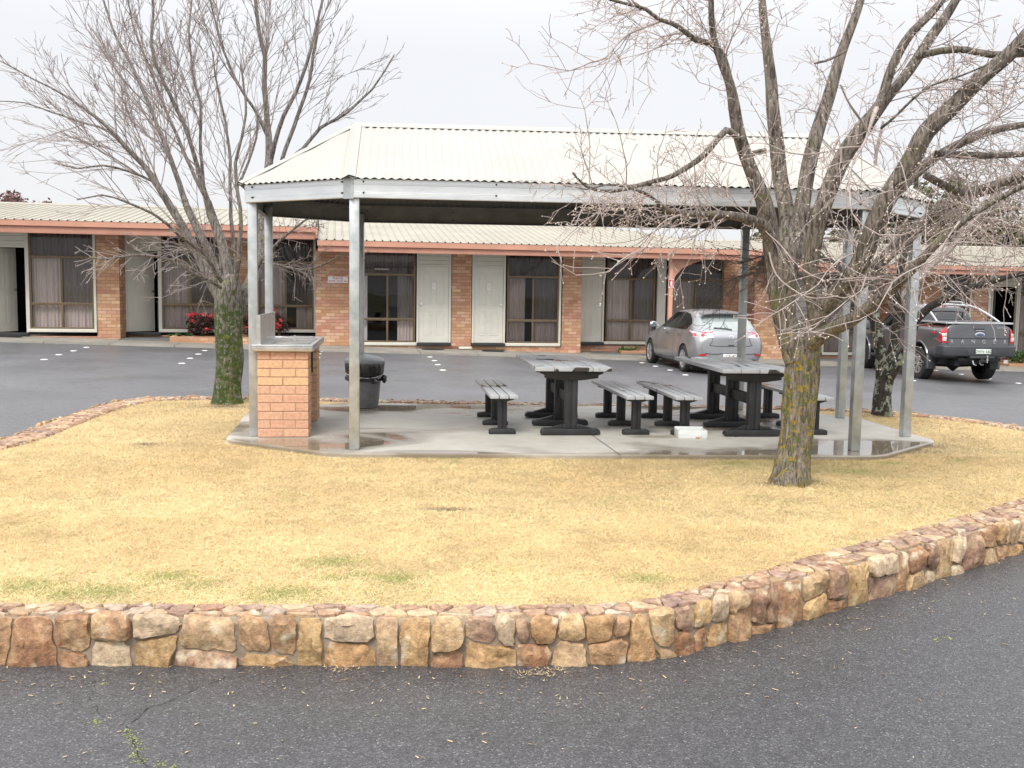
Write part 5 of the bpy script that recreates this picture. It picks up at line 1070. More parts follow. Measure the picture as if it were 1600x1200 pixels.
for sd in('left','right'):
    car.patch('side_window',[(1.92,1.26),(1.94,1.62),(2.05,1.72),(2.72,1.74),(2.74,1.24)],sd,M['cglass']); car.patch('side_window',[(2.80,1.24),(2.78,1.74),(3.15,1.70),(3.55,1.48),(3.88,1.22)],sd,M['cglass'])
    for p in([(2.77,1.75),(2.77,1.2),(2.74,.6)],[(1.86,1.7),(1.84,1.2),(1.88,.85),(1.95,.6)],[(1.69,1.36),(1.69,.55)],[(3.86,1.22),(3.84,.6)]): car.strip('door_gap',p,sd,.014,M['gap'])
    sx=-1 if sd=='left' else 1
    car.patch('tail_lamp',[(.10,.95),(.10,1.31),(.20,1.31),(.26,1.24),(.24,1.05),(.20,.95)],sd,M['lampr'],off=.008)
    q=lambda P:[(sx*x,z) for x,z in P]
    car.patch('tail_lamp',q([(.905,.95),(.775,.94),(.775,1.325),(.86,1.325),(.915,1.29)]),'rear',M['lampr'],off=.010)
    car.patch('lamp_clear',q([(.880,1.10),(.800,1.10),(.800,1.185),(.880,1.185)]),'rear',M['lampc'],off=.02); car.patch('lamp_clear',q([(.880,.99),(.800,.99),(.800,1.085),(.880,1.085)]),'rear',M['lampc'],off=.02)
    mb=MB(); mb.box(sx*.82-.13,sx*.82+.13,.73,.755,.28,.66); mb.build('mudflap',M['trim'],ut,bevel=.01)
    # flared arch lip
    for yc in(1.20,4.42):
        mb=MB(); mb.tube([(sx*.905,yc+.47*math.cos(t),.46+.47*math.sin(t)) for t in np.linspace(-.35,math.pi+.35,24)],.030,7); mb.build('arch_flare',grey,ut,smooth=True)
    mb=MB(); mb.tube([(sx*.93,1.80,.44),(sx*.93,3.8,.44)],.045,8); mb.build('side_step',M['trim'],ut,smooth=True)
    mb=MB(); mb.tube([(sx*.9,3.72,1.2),(sx*.98,3.74,1.22)],.03,8); mb.box(sx*1.05-.11,sx*1.05+.11,3.70,3.80,1.14,1.36); mb.build('wing_mirror',grey,ut,bevel=.02)
# tailgate details
car.strip('tailgate_gap',[(-.765,.90),(-.765,1.33)],'rear',.012,M['gap'],off=.006); car.strip('tailgate_gap',[(.765,.90),(.765,1.33)],'rear',.012,M['gap'],off=.006); car.strip('tailgate_crease',[(-.76,1.055),(.76,1.055)],'rear',.012,M['gap'],off=.006)
yr=car.bvh.ray_cast(Vector((0,-3,1.0)),Vector((0,1,0)))[0].y; yr2=car.bvh.ray_cast(Vector((0,-3,1.2)),Vector((0,1,0)))[0].y; print('yr',yr,yr2)
for i,ch in enumerate('RANGER'): text(ut,ch,.125,(-.66+i*.264,yr-.006,.975),FR,silv,ext=.004,name='tailgate_letter')
text(ut,'WILDTRAK',.05,(.56,yr2-.006,1.30),FR,silv,ext=.004,name='trim_lettering')
mb=MB(); mb.lathe([(.0001,-.02),(.10,-.018),(.118,-.012),(.118,0)],28,(0,0,0),axis='y'); bd=mb.build('badge_ring',M['chrome'],ut,smooth=True); bd.location=(.02,yr2-.004,1.14); bd.scale=(1.05,1,.50)
mb=MB(); mb.lathe([(.0001,-.024),(.085,-.022),(.09,-.018)],24,axis='y'); b2=mb.build('badge_centre',mat('badge_blue',(.12,.17,.27),.2,.5),ut,smooth=True); b2.location=(.02,yr2-.004,1.14); b2.scale=(1.05,1,.46)
mb=MB(); mb.box(-.11,.13,yr2-.012,yr2+.0,1.245,1.285); mb.build('tailgate_recess',M['gap'],ut,bevel=.004); mb=MB(); mb.box(-.10,.12,yr2-.03,yr2-.0125,1.235,1.252); mb.build('tailgate_handle',silv,ut,bevel=.006)
bump=mat('dark_bumper',(.055,.058,.064),.42,.2,var=.12)
mb=MB(); pr=[(-.93,.12),(-.90,.02),(-.70,-.05),(-.38,-.09),(.38,-.09),(.70,-.05),(.90,.02),(.93,.12),(.9,.42),(.82,.42),(.82,.16),(-.82,.16),(-.82,.42),(-.9,.42)]
mb.prism(pr,.64,.885,axis=2); mb.build('rear_bumper',bump,ut,bevel=.03,seg=3)
mb=MB(); mb.box(-.36,.36,-.10,-.085,.66,.80); mb.box(-.30,.30,-.13,.1,.60,.655); mb.build('bumper_step',M['trim'],ut,bevel=.01)
mb=MB(); mb.box(-.17,.21,-.115,-.105,.705,.815); npl=mb.build('number_plate',mat('pale_green_plate',(.66,.74,.66),.4),ut,bevel=.002); text(npl,'DWV·16G',.10,(.02,-.117,.76),FR,M['black'],name='plate_characters')
mb=MB(); mb.box(-.04,.04,-.12,.3,.545,.60); mb.box(-.09,.12,-.14,-.11,.50,.56); mb.box(-.5,.55,.05,.15,.52,.60); mb.build('tow_bar',M['black'],ut,bevel=.006)
mb=MB(); mb.lathe([(.03,.555),(.03,.58),(.014,.59),(.014,.62),(.026,.635),(.026,.655),(.0001,.672)],14,(.10,-.15,.0)); mb.tube([(.10,-.15,.50),(.10,-.15,.56)],.018,8); mb.build('tow_ball',M['chrome'],ut,smooth=True)
mb=MB(); mb.tube([(-.22,-.08,.545),(-.20,-.10,.46),(-.14,-.10,.44)],.02,6); mb.tube([(-.08,-.1,.53),(-.02,-.11,.45),(.04,-.1,.46)],.018,6); mb.build('tow_fittings',M['chrome'],ut,smooth=True)
mb=MB(); mb.box(.60,.70,.0,.02,.48,.56); mb.build('trailer_socket',M['lampc'],ut)
tx=text(ut,'4X4',.10,(-.925-.002,.48,1.16),(R(90),0,R(-90)),M['red'],ext=.003,name='side_decal')
mb=MB(); mb.tube([(-.30,1.66,1.46),(.0,1.655,1.47),(.1,1.66,1.46)],.0,4) if 0 else None

ut.scale=(.97,.97,.985)
# ------------------------------------------------------------ bare trees
def barkmat(name,a,b_,lich=None,lo=.58,hi=.64,lich2=None,zf=None):
    m,nt,b=newmat(name); L=nt.links.new; tc=nd(nt,'TexCoord'); P=tc.outputs['Object']
    mp=nd(nt,'Mapping'); mp.inputs['Scale'].default_value=(40,40,6); L(P,mp.inputs[0]); n=nd(nt,'TexNoise',Scale=1.0,Detail=7.0,Roughness=.65,Distortion=.8); L(mp.outputs[0],n.inputs['Vector'])
    rp=nd(nt,'ValToRGB'); e=rp.color_ramp.elements; e[0].position=.38;e[0].color=rgb(a);e[1].position=.60;e[1].color=rgb(b_); L(n.outputs['Fac'],rp.inputs[0]); out=rp.outputs[0]
    for i,(lc_,l0,h0,scl,zz) in enumerate(lich or []):
        n2=nd(nt,'TexNoise',Scale=scl,Detail=6.0,Roughness=.7); m3=nd(nt,'Mapping'); m3.inputs['Location'].default_value=(i*7.1,i*3.3,0); L(P,m3.inputs[0]); L(m3.outputs[0],n2.inputs['Vector'])
        src=n2.outputs['Fac']
        if zz:   # more of it between two heights, and on one side
            sx=nd(nt,'SeparateXYZ'); L(P,sx.inputs[0]); r1=nd(nt,'MapRange'); r1.inputs[1].default_value=zz[0];r1.inputs[2].default_value=zz[1];r1.inputs[3].default_value=zz[2];r1.inputs[4].default_value=zz[3]; L(sx.outputs[2],r1.inputs[0]); ad=nd(nt,'Math',operation='ADD'); L(src,ad.inputs[0]); L(r1.outputs[0],ad.inputs[1]); src=ad.outputs[0]
        q=nd(nt,'MapRange'); q.inputs[1].default_value=l0;q.inputs[2].default_value=h0; L(src,q.inputs[0]); mx1=nd(nt,'MixRGB'); L(q.outputs[0],mx1.inputs[0]); L(out,mx1.inputs[1]); mx1.inputs[2].default_value=rgb(lc_); out=mx1.outputs[0]
    L(out,b.inputs['Base Color']); b.inputs['Roughness'].default_value=.85; bp=nd(nt,'Bump',Strength=1.0,Distance=.06); L(n.outputs['Fac'],bp.inputs['Height']); L(bp.outputs[0],b.inputs['Normal']); return m
def smoothpath(P,R_,step=.12,jit=.012):
    """Catmull-Rom through the traced points, radii interpolated"""
    out=[];rr=[];n=len(P)
    for i in range(n-1):
        p0,p1,p2,p3=P[max(0,i-1)],P[i],P[i+1],P[min(n-1,i+2)]; k=max(1,int((p2-p1).length/step))
        for j in range(k):
            t=j/k; q=.5*((2*p1)+(p2-p0)*t+(2*p0-5*p1+4*p2-p3)*t*t+(3*p1-p0-3*p2+p3)*t**3)
            q=q+noise.noise_vector(q*3.0)*jit; out.append(q); rr.append(R_[i]*(1-t)+R_[i+1]*t)
    out.append(P[-1]);rr.append(R_[-1]); return out,rr
class Tree:
    def __init__(s,seed,bias,ang=(.5,1.1),jit=.16,budp=0,bend=.05,seg=.10,fine=.0022,budsz=1.0):
        s.r=random.Random(seed); s.rk=.0045; s.wood=MB(); s.limb=MB(); s.tw=MB(); s.bias=bias; s.ang=ang; s.jit=jit; s.budp=budp; s.bend=bend; s.seg=seg; s.fine=fine; s.budsz=budsz; s.np_=0
    def rv(s): return Vector((s.r.gauss(0,1),s.r.gauss(0,1),s.r.gauss(0,1)))
    def bud(s,p,d):
        a=d.normalized(); o=a.orthogonal().normalized(); o2=a.cross(o); L_=s.r.uniform(.010,.018)*s.budsz; w=L_*.33
        s.tw.add([p,p+a*L_*.45+o*w,p+a*L_*.45+o2*w,p+a*L_*.45-o*w,p+a*L_*.45-o2*w,p+a*L_],[(0,2,1),(0,3,2),(0,4,3),(0,1,4),(5,1,2),(5,2,3),(5,3,4),(5,4,1)],1)
    def grow(s,p,d,L_,r0,level,bias=None,dens=None,sides=None):
        bias=s.bias if bias is None else bias; seg=s.seg*(1.3 if level==0 else 1 if level==1 else .8); n=max(3,int(L_/seg)); pts=[Vector(p)]; d=d.normalized(); drs=[d]
        for i in range(n):
            b=bias(pts[-1],level,i/n) if callable(bias) else bias
            d=(d+s.rv()*s.jit+b).normalized(); pts.append(pts[-1]+d*L_/n); drs.append(d)
        r1=max(s.fine*.75,r0*.25); rad=[r0+(r1-r0)*(i/n)**.8 for i in range(n+1)]
        tgt=s.tw
        tgt.tube(pts,rad,sides or (6 if r0>.012 else 4 if r0>.006 else 3),cap=False); s.np_+=n
        if s.budp:
            for i in range(1,n+1):
                if r0<.012 and s.r.random()<s.budp: s.bud(pts[i],(drs[i]+s.rv()*.5))
            if level>=1: s.bud(pts[-1],d)
        return pts,rad,drs
    def spawn(s,pts,rad,L0,level,maxl,dens,t0=.15,lens=.55,bias=None):
        n=len(pts)-1; tot=sum((pts[i+1]-pts[i]).length for i in range(n)); k=max(1,int(tot*dens*(1 if level else 1)+s.r.random()))
        for _ in range(k):
            t=t0+(1-t0)*s.r.random(); f=t*n; i=min(n-1,int(f)); p=pts[i].lerp(pts[i+1],f-i); d=(pts[i+1]-pts[i]).normalized(); ax=d.cross(s.rv()).normalized(); a=s.r.uniform(*s.ang); nd_=(d*math.cos(a)+ax*math.sin(a))
            L_=L0*(1.15-t*.6)*s.r.uniform(.5,1.25); rb=rad[i]
            r_=max(s.fine,min(rb*.6,s.rk*L_/.45+.0008))
            q,rr,dr=s.grow(p,nd_,L_,r_,level,bias)
            if level<maxl: s.spawn(q,rr,L_*lens,level+1,maxl,s.nd[level],.12,lens,bias)
    def finish(s,name,root_loc,label,barkm,limbm,twm,budm,cat='tree'):
        t=empty(name,root_loc,0,label,cat); off=Vector(root_loc)
        def mv(mb): mb.v=[(v[0]-off.x,v[1]-off.y,v[2]-off.z) for v in mb.v]; return mb
        tr=mv(s.wood).build('trunk',barkm,t,smooth=True,angle=80)
        if s.tw.v: c=mv(s.tw).build('crown',[twm,budm],t)
        print(name,'segs',s.np_,len(s.tw.f)); return t
def PX(lst,Yf,k=None):   # traced [(px,py,halfwidth_px,depth)] -> points and radii
    P=[];Rr=[]
    for (x,y,w,D) in lst:
        if k=='r': w*=(.62+.26*sst(3,15,w))*(.62 if w<6 and lst[0][2]<7 else 1)
        if k=='l': w*=.58+.25*sst(6,14,w)
        P.append(aty(x,y,D)); Rr.append(w*D/FPX)
    return P,Rr
# --- large leaning tree at the right of the shelter
T=Tree(11,lambda p,l,t:Vector((0,0,.035 if p.z>2.6 else -.03)),ang=(.55,1.25),jit=.17,budp=.42,seg=.075,fine=.0026); T.nd=[10,9,6]; T.rk=.0038
tb_=[(1234,760,34,8.15),(1236,745,29,8.16),(1240,715,25.5,8.18),(1246,670,24.5,8.2),(1250,620,26,8.2),(1253,570,27,8.2),(1253,545,29,8.2),(1254,528,22,8.2),(1255,512,10,8.2)]
P,Q=smoothpath(*PX(tb_,0),step=.05,jit=.004)
T.wood.tube(P,Q,36,wob=.13)
for a,(dx,dy) in enumerate([(-.17,-.03),(.15,.02),(.04,-.18),(-.1,.14)]):   # root flare
    b=Vector((2.31,8.15,.2)); T.wood.tube([b+Vector((dx*.25,dy*.25,.30)),b+Vector((dx*.62,dy*.62,.10)),b+Vector((dx,dy,-.03))],[.07,.055,.02],14,wob=.2)
limbs={
'L0':[(1246,560,24,8.18),(1236,528,22,8.18),(1226,495,20,8.18),(1222,460,23,8.18),(1222,425,27,8.18),(1223,395,27,8.18),(1222,372,20,8.18)],
'L':[(1214,430,14,8.15),(1207,395,15,8.12),(1202,355,15,8.1),(1192,312,14,8.05),(1172,262,12,8.0),(1158,215,11.5,7.95),(1148,170,11,7.9),(1140,130,9,7.85),(1124,88,7.5,7.8),(1114,50,7,7.75),(1112,0,6.5,7.7),(1112,-60,5,7.6)],
'L2':[(1224,420,14,8.25),(1228,380,14,8.35),(1230,340,14,8.45),(1221,285,14,8.55),(1214,230,13,8.6),(1208,170,11.5,8.6),(1205,120,10.5,8.65),(1197,60,9,8.65),(1190,0,8,8.7),(1186,-60,6,8.7)],
'M':[(1232,430,15,8.2),(1240,400,16,8.2),(1247,360,15,8.3),(1257,300,13,8.35),(1265,250,13,8.4),(1280,195,12,8.45),(1298,140,11,8.5),(1314,85,10,8.5),(1332,40,9,8.5),(1346,0,8,8.55),(1362,-60,6,8.55)],
'M2':[(1272,505,12,8.1),(1268,470,10,8.05),(1266,440,12,8.0),(1268,400,14,7.95),(1278,345,16,7.9),(1298,285,15,7.85),(1325,232,14.5,7.8),(1352,195,14,7.75),(1374,162,9.5,7.7),(1388,120,9,7.65),(1404,82,9,7.6),(1424,50,8.5,7.55),(1455,20,8,7.5),(1480,-10,7,7.5),(1520,-60,6,7.4)],
'M3':[(1356,190,13,7.78),(1384,155,10,7.8),(1420,110,10,7.85),(1450,65,10,7.9),(1478,25,9.5,7.9),(1502,-15,8,7.95),(1530,-60,6,8)],
'R1':[(1262,540,24,8.18),(1270,512,20,8.15),(1284,480,15,8.05),(1322,440,16,7.9),(1348,402,17,7.8),(1368,350,17,7.7),(1392,300,16,7.6),(1424,250,16,7.5),(1448,205,15,7.45),(1490,165,14,7.4),(1530,125,14,7.35),(1572,90,13,7.3),(1612,45,12,7.2),(1660,-20,10,7.1)],
'R2':[(1266,540,15,8.1),(1292,519,13,7.9),(1325,503,12.5,7.7),(1352,485,11.5,7.55),(1388,455,10.5,7.4),(1420,425,9.5,7.25),(1460,385,8.5,7.1),(1500,350,7.5,7.0),(1545,318,6.5,6.9),(1600,290,6,6.8),(1660,265,4,6.7)],
'R3':[(1290,480,12,8.3),(1335,452,11,8.5),(1380,405,12,8.6),(1425,365,12,8.7),(1480,320,11,8.7),(1530,300,10,8.7),(1580,285,9,8.7),(1640,250,8,8.7)],
'R4':[(1380,325,11,7.9),(1440,262,10,8.0),(1480,235,9,8.1),(1520,215,8.5,8.1),(1570,200,8,8.2),(1640,190,6,8.2)],
'R5':[(1462,240,8,7.6),(1510,243,8,7.7),(1560,242,7,7.8),(1620,240,6,7.8)],
'R6':[(1300,500,9,8.0),(1335,560,7,7.8)] if 0 else [(1445,272,8,8.3),(1500,300,9,8.3),(1550,290,9,8.3),(1600,272,8,8.3),(1650,260,7,8.3)],
'UR':[(1432,88,8,7.6),(1470,80,7.5,7.5),(1510,78,7.5,7.45),(1550,86,7.5,7.4),(1605,85,7,7.3),(1660,80,6,7.3)],
'UR2':[(1376,200,5.5,7.7),(1402,180,5,7.6),(1425,158,5,7.5),(1455,135,4.5,7.4),(1500,120,4,7.3),(1545,100,3.5,7.2)],
'LB':[(1203,372,13,8.0),(1190,350,11,7.9),(1168,341,9.5,7.75),(1135,337,8.5,7.6),(1100,335,8,7.5),(1066,333,7,7.4),(1040,328,6,7.3),(1025,315,4.5,7.2),(1005,302,3.8,7.1),(975,292,3,7.0),(945,288,2.2,6.9),(915,296,1.6,6.8),(880,290,1.2,6.7)],
'LB2':[(1162,222,9,7.95),(1150,212,7.5,7.9),(1135,204,7.5,7.8),(1120,218,7.5,7.75),(1100,240,7,7.65),(1078,258,6.5,7.55),(1050,275,6,7.45),(1025,283,5.5,7.35),(1000,290,5,7.3),(975,297,4.5,7.2),(945,300,4,7.1),(915,290,3.5,7.0),(895,270,2.6,6.9)],
'LU':[(1145,150,9,7.9),(1130,88,7.5,7.85),(1110,68,7,7.75),(1088,62,7,7.7),(1068,47,6,7.6),(1048,36,5.5,7.5),(1030,30,5,7.4),(1010,14,4.5,7.35),(980,5,4,7.3),(950,-2,3.5,7.2)],
'LU2':[(1040,30,4,7.5),(1008,42,4,7.4),(982,55,3.8,7.3),(962,72,3.4,7.2),(945,90,3,7.1),(920,97,2.6,7.0),(890,110,2.2,6.9),(860,104,1.6,6.85),(825,98,1.2,6.8)],
'LU3':[(1112,0,5,7.7),(1070,-5,5,7.6),(1050,12,4,7.5),(1045,35,3.5,7.45)],
'LD':[(1064,335,4,7.3),(1042,345,3.4,7.1),(1022,362,3,7.0),(1010,385,2.8,6.9),(990,396,2.6,6.8),(968,410,2.6,6.7),(950,427,2.5,6.65),(925,430,2.3,6.6),(900,430,2,6.55),(880,418,1.7,6.5),(862,408,1.4,6.5)],
'LD2':[(975,297,3,7.2),(950,320,3,7.1),(920,340,2.6,7),(890,365,2.2,6.9),(870,385,2,6.85),(878,410,1.8,6.8)],
'V1':[(921,300,1.9,7.1),(921,270,1.8,7.1),(920,220,1.7,7.1),(914,172,1.7,7.1),(905,152,1.4,7.1),(885,138,1.3,7.1),(870,110,1.1,7.1),(855,75,1,7.1)],
'V2':[(914,171,1.3,7.1),(895,168,1.2,7.05),(865,160,1.1,7.0),(840,150,1,7.0),(818,135,1,7.0),(805,118,.9,7)],
'V3':[(914,171,1.3,7.1),(932,155,1.2,7.1),(944,125,1.1,7.15),(946,100,1,7.2)],
'C1':[(1355,203,5,6.9),(1340,178,5,6.8),(1325,155,4,6.7),(1313,132,3.4,6.65)],
'C2':[(1372,170,6,7.2),(1358,205,5.5,7.0),(1350,225,5,6.9),(1335,250,4,6.8),(1326,275,3.6,6.7),(1328,305,3.5,6.6),(1333,335,3.2,6.5),(1350,353,3,6.45),(1375,366,2.6,6.4),(1410,365,2.2,6.35),(1440,355,1.8,6.3)],
'C3':[(1345,230,3.6,6.9),(1320,232,3.4,6.8),(1290,238,3.2,6.7),(1255,240,3,6.6),(1225,233,2.6,6.55),(1200,222,2.4,6.5),(1185,205,2,6.5)],
'C4':[(1356,205,3.2,6.9),(1380,222,3,6.8),(1400,245,2.7,6.7),(1412,275,2.3,6.6),(1420,310,2,6.5)],
'D1':[(1500,345,4,6.9),(1478,375,3.5,6.7),(1462,400,3,6.6),(1440,415,3,6.5),(1415,425,2.8,6.4),(1395,440,2.6,6.3),(1385,460,2.4,6.25),(1372,485,2.2,6.2),(1345,500,2,6.2),(1300,512,1.8,6.15),(1270,520,1.6,6.1)],
'D2':[(1395,438,2.8,6.6),(1350,435,2.6,6.5),(1345,455,2.4,6.45),(1330,465,2.2,6.4),(1300,490,2,6.3),(1262,510,1.8,6.2),(1215,515,1.5,6.1)],
'D3':[(1335,395,3,6.8),(1310,405,2.8,6.7),(1290,425,2.6,6.6),(1278,445,2.4,6.5),(1255,462,2.2,6.4),(1225,480,2,6.3),(1200,495,1.8,6.2),(1172,520,1.5,6.1)],
'D4':[(1420,300,2.4,6.6),(1390,300,2.3,6.5),(1350,315,2.2,6.5),(1310,330,2,6.4)],
'E1':[(1202,395,3.5,8.0),(1215,430,3,7.6),(1245,455,2.6,7.3),(1275,465,2.2,7.1),(1310,462,2,7.0)],
'E2':[(1195,360,2.6,7.9),(1230,395,2.4,7.5),(1262,425,2.2,7.2),(1290,440,2,7.0)],
'B1':[(1195,235,6,8.6),(1175,240,6.5,8.5),(1158,247,6,8.4)],'B2':[(1320,80,5,8.3),(1290,95,5,8.2),(1274,99,4.5,8.1)] }
big=['L0','L','L2','M','M2','M3','R1','R2','R3','R4','R5','R6','UR','LB','LB2']
paths={}
for k,l in limbs.items():
    P,Rr=PX(l,0,'r'); P,Rr=smoothpath(P,Rr,step=.07,jit=.010 if k in big else .016); paths[k]=(P,Rr)
    (T.wood if (k in big or k[0] in 'UB' or k in('LU','LB3')) else T.tw).tube(P,Rr,22 if k in('L0','L','L2','M','M2','M3','R1','R2','R3') else 10 if k in big else 7,wob=.10 if k in big else .03,cap=True,seed=len(k)*3.1)
def low(p,l,t): return Vector((0,0,.03 if p.z>2.9 else -.035))
def hang(p,l,t): return Vector((.01,0,-.085))
def left(p,l,t): return Vector((-.02,0,.01))
T.bias=low
for k,dens,L0,ml,t0,bf in [('L',3.2,.42,2,.32,low),('L2',2.6,.42,2,.35,low),('M',2.8,.45,2,.35,low),('M2',3.0,.5,2,.35,low),('M3',3.5,.5,2,.1,low),('R1',4,.55,2,.2,low),('R2',4.5,.50,2,.25,low),('R3',7,.60,2,.15,low),('R4',5,.6,2,.1,low),('R5',5,.6,2,.1,hang),('R6',5,.6,2,.1,hang),('UR',4.5,.5,2,.1,low),('UR2',5,.45,2,.1,low),
    ('LB',8.5,.46,2,.12,left),('LB2',7,.46,2,.2,left),('LU',9,.55,2,.1,left),('LU2',6,.38,1,.1,left),('LU3',5,.35,2,.1,left),('LD',5,.26,1,.1,left),('LD2',5,.25,1,.1,left),('V1',3,.16,1,.1,left),('V2',4,.14,1,.1,left),('V3',3,.12,1,.1,left),
    ('C1',4,.35,2,.1,low),('C2',5,.30,1,.1,hang),('C3',5,.26,1,.1,low),('C4',5,.25,1,.1,low),('D1',10,.24,1,.05,low),('D2',10,.22,1,.05,low),('D3',10,.22,1,.05,low),('D4',9,.2,1,.05,low),('E1',6,.22,1,.1,low),('E2',6,.2,1,.1,low)]:
    P,Rr=paths[k]; T.spawn(P,Rr,L0*1.5,0 if L0>.3 else 1,ml,dens*1.7,t0,.5,bf)
# long pendulous shoots on the right
for i in range(26):
    k=T.r.choice(['R2','R3','R5','R6','R2','R4']); P,Rr=paths[k]; j=int(len(P)*T.r.uniform(.45,.98)); p=P[j]
    q,rr,dr=T.grow(p,Vector((T.r.uniform(-.3,.7),T.r.uniform(-.9,.1),T.r.uniform(-.1,.6))),T.r.uniform(.7,1.35),.0042,1,lambda p,l,t:Vector((.0,-.005,-.11)))
    T.spawn(q,rr,.22,1,1,5,.1,.5,hang)
bark1=barkmat('lichen_bark',(.06,.049,.04),(.37,.32,.27),[((.20,.20,.09),.56,.68,5.0,(1.0,3.4,.03,-.06)),((.13,.16,.04),.55,.66,9.0,(.7,2.4,.05,-.10)),((.40,.28,.04),.60,.63,24.0,(.9,2.4,.055,-.12)),((.48,.52,.45),.64,.67,26.0,None)])
limbm=mat('grey_brown_limbs',(.22,.185,.16),.8,0,scale=25,col2=(.36,.31,.27)); twigm=mat('pinkish_grey_twigs',(.27,.215,.20),.7,0,scale=6,col2=(.46,.39,.365)); budm=mat('pale_buds',(.62,.51,.44),.6,0,scale=30,col2=(.78,.69,.61))
T.finish('bare_tree',(2.31,8.15,.2),'large bare tree with lichen trunk and pale buds in front of the shelter',bark1,limbm,twigm,budm)
# --- left multi stemmed tree
T=Tree(23,lambda p,l,t:Vector((0,0,.03)),ang=(.28,.75),jit=.07,budp=0,seg=.16,fine=.0038); T.nd=[6,5,3]; T.rk=.0026
D=13.1
tl=[(356,634,27,D),(356,620,23,D),(357,600,21,D),(359,560,21,D),(358,520,21,D),(357,480,22,D),(357,462,20,D),(359,444,17,D),(362,428,10,D)]
P,Q=smoothpath(*PX(tl,0),step=.06,jit=.004); T.wood.tube(P,Q,32,wob=.10)
LL={'a':[(352,478,13,D),(338,450,12,D),(312,402,11,D),(286,355,9.5,D-.1),(256,305,8.5,D-.2),(224,258,7,D-.3),(190,222,5.5,D-.4),(152,184,4,D-.5),(105,152,3,D-.6),(52,124,2,D-.7),(0,95,1.4,D-.8)],
'b':[(354,470,11,D),(338,420,10,D+.1),(320,380,9,D+.1),(298,338,8.5,D+.2),(280,285,7,D+.3),(258,226,6,D+.4),(234,165,5,D+.5),(202,95,4,D+.6),(175,40,3,D+.6),(155,-20,2.4,D+.6)],
'c':[(356,465,11,D),(356,420,11,D),(346,378,10.5,D),(330,335,10,D),(320,300,7,D-.1),(306,255,6,D-.2),(290,200,5.5,D-.3),(274,165,5,D-.4),(252,120,4.5,D-.5),(238,70,4,D-.6),(240,0,3.2,D-.6),(242,-50,2.4,D-.6)],
'c0':[(334,345,10,D),(327,322,9,D),(325,314,8,D)],
'c2':[(320,302,5,D),(316,260,4.6,D),(313,215,4.2,D),(312,160,3.8,D),(300,110,3,D),(296,50,2.5,D),(300,-20,2,D)],
'c3':[(330,330,5,D+.3),(312,290,5,D+.5),(284,230,4.5,D+.7),(262,180,4,D+.9),(240,120,3.2,D+1),(215,60,2.6,D+1),(200,0,2,D+1)],
'd':[(360,465,8,D+.1),(364,400,6,D+.2),(362,340,5,D+.2),(360,290,4.5,D+.2),(359,235,4,D+.3),(352,190,3,D+.3),(340,140,2.5,D+.3),(332,80,2,D+.3)],
'e':[(364,462,8,D-.2),(374,400,6.5,D-.3),(376,350,5.5,D-.4),(372,300,5,D-.4),(368,255,4.5,D-.4),(378,215,3.6,D-.5),(384,160,3,D-.5),(376,100,2.4,D-.5)],
'e2':[(372,290,4,D-.4),(388,255,3.5,D-.4),(400,215,3,D-.4),(404,180,2.4,D-.4)],
'f':[(362,505,14,D+.1),(378,478,14,D+.2),(394,440,13.5,D+.4),(405,392,13,D+.6),(411,340,12,D+.8),(417,290,10.5,D+1.),(421,245,9,D+1.1),(418,195,7.5,D+1.2),(413,140,7,D+1.2),(413,90,6,D+1.2),(404,45,5,D+1.2),(400,0,4.5,D+1.2),(398,-50,3.5,D+1.2)],
'f2':[(420,262,7,D+1.1),(430,225,6,D+1.),(444,180,5.5,D+.9),(462,145,5,D+.9),(478,100,4.5,D+.8),(492,55,3.6,D+.8),(503,0,3,D+.8),(512,-50,2,D+.8)],
'f3':[(440,250,5.5,D+1.3),(454,212,5.5,D+1.4),(470,170,5,D+1.5),(484,125,4.5,D+1.5),(492,80,3.6,D+1.5),(498,30,3,D+1.5)],
'f4':[(448,250,5,D+1.3),(474,232,4.6,D+1.4),(500,200,4.3,D+1.5),(545,175,3.5,D+1.6),(580,140,2.8,D+1.7),(602,110,2,D+1.7),(616,85,1.4,D+1.7)],
'f5':[(416,210,5,D+1.2),(398,170,4,D+1.1),(372,130,3.4,D+1.),(350,80,3,D+1.),(335,30,2.4,D+1.),(325,-20,2,D+1.)],
'g1':[(346,440,6,D-.3),(315,395,5,D-.7),(280,365,4.4,D-1),(240,335,3.6,D-1.3),(200,318,3,D-1.5),(160,305,2.2,D-1.7),(120,312,1.6,D-1.8)],
'g2':[(345,450,5,D-.3),(310,430,4,D-.8),(260,405,3.6,D-1.2),(210,398,3.2,D-1.5),(170,405,2.6,D-1.7),(140,402,2,D-1.8)],
'g3':[(392,440,5,D+.2),(410,405,4,D),(440,375,3.4,D-.3),(475,345,2.8,D-.5),(500,330,2,D-.5)],
'g4':[(400,408,4,D+.4),(430,412,3.4,D+.1),(470,422,3,D-.1),(505,415,2.6,D-.2),(530,400,2,D-.3),(560,398,1.4,D-.3)],
'h1':[(240,285,3.6,D-.2),(200,268,3,D-.5),(160,258,2.6,D-.7),(120,262,2,D-.9),(85,255,1.4,D-1)],
'h2':[(215,248,4,D),(170,205,3.4,D+.2),(125,190,2.8,D+.3),(80,175,2.2,D+.4),(40,160,1.6,D+.4),(-5,158,1.2,D+.4)]}
pl={}
for k,l in LL.items():
    P,Rr=PX(l,0,'l'); P,Rr=smoothpath(P,Rr,step=.14,jit=.02); pl[k]=(P,Rr); T.wood.tube(P,Rr,16 if k in('a','b','c','f','c0') else 8,wob=.06)
upb=lambda p,l,t:Vector((-.0,0,.035)); flat=lambda p,l,t:Vector((-.015,0,.01)); dn=lambda p,l,t:Vector((0,-.004,-.05))
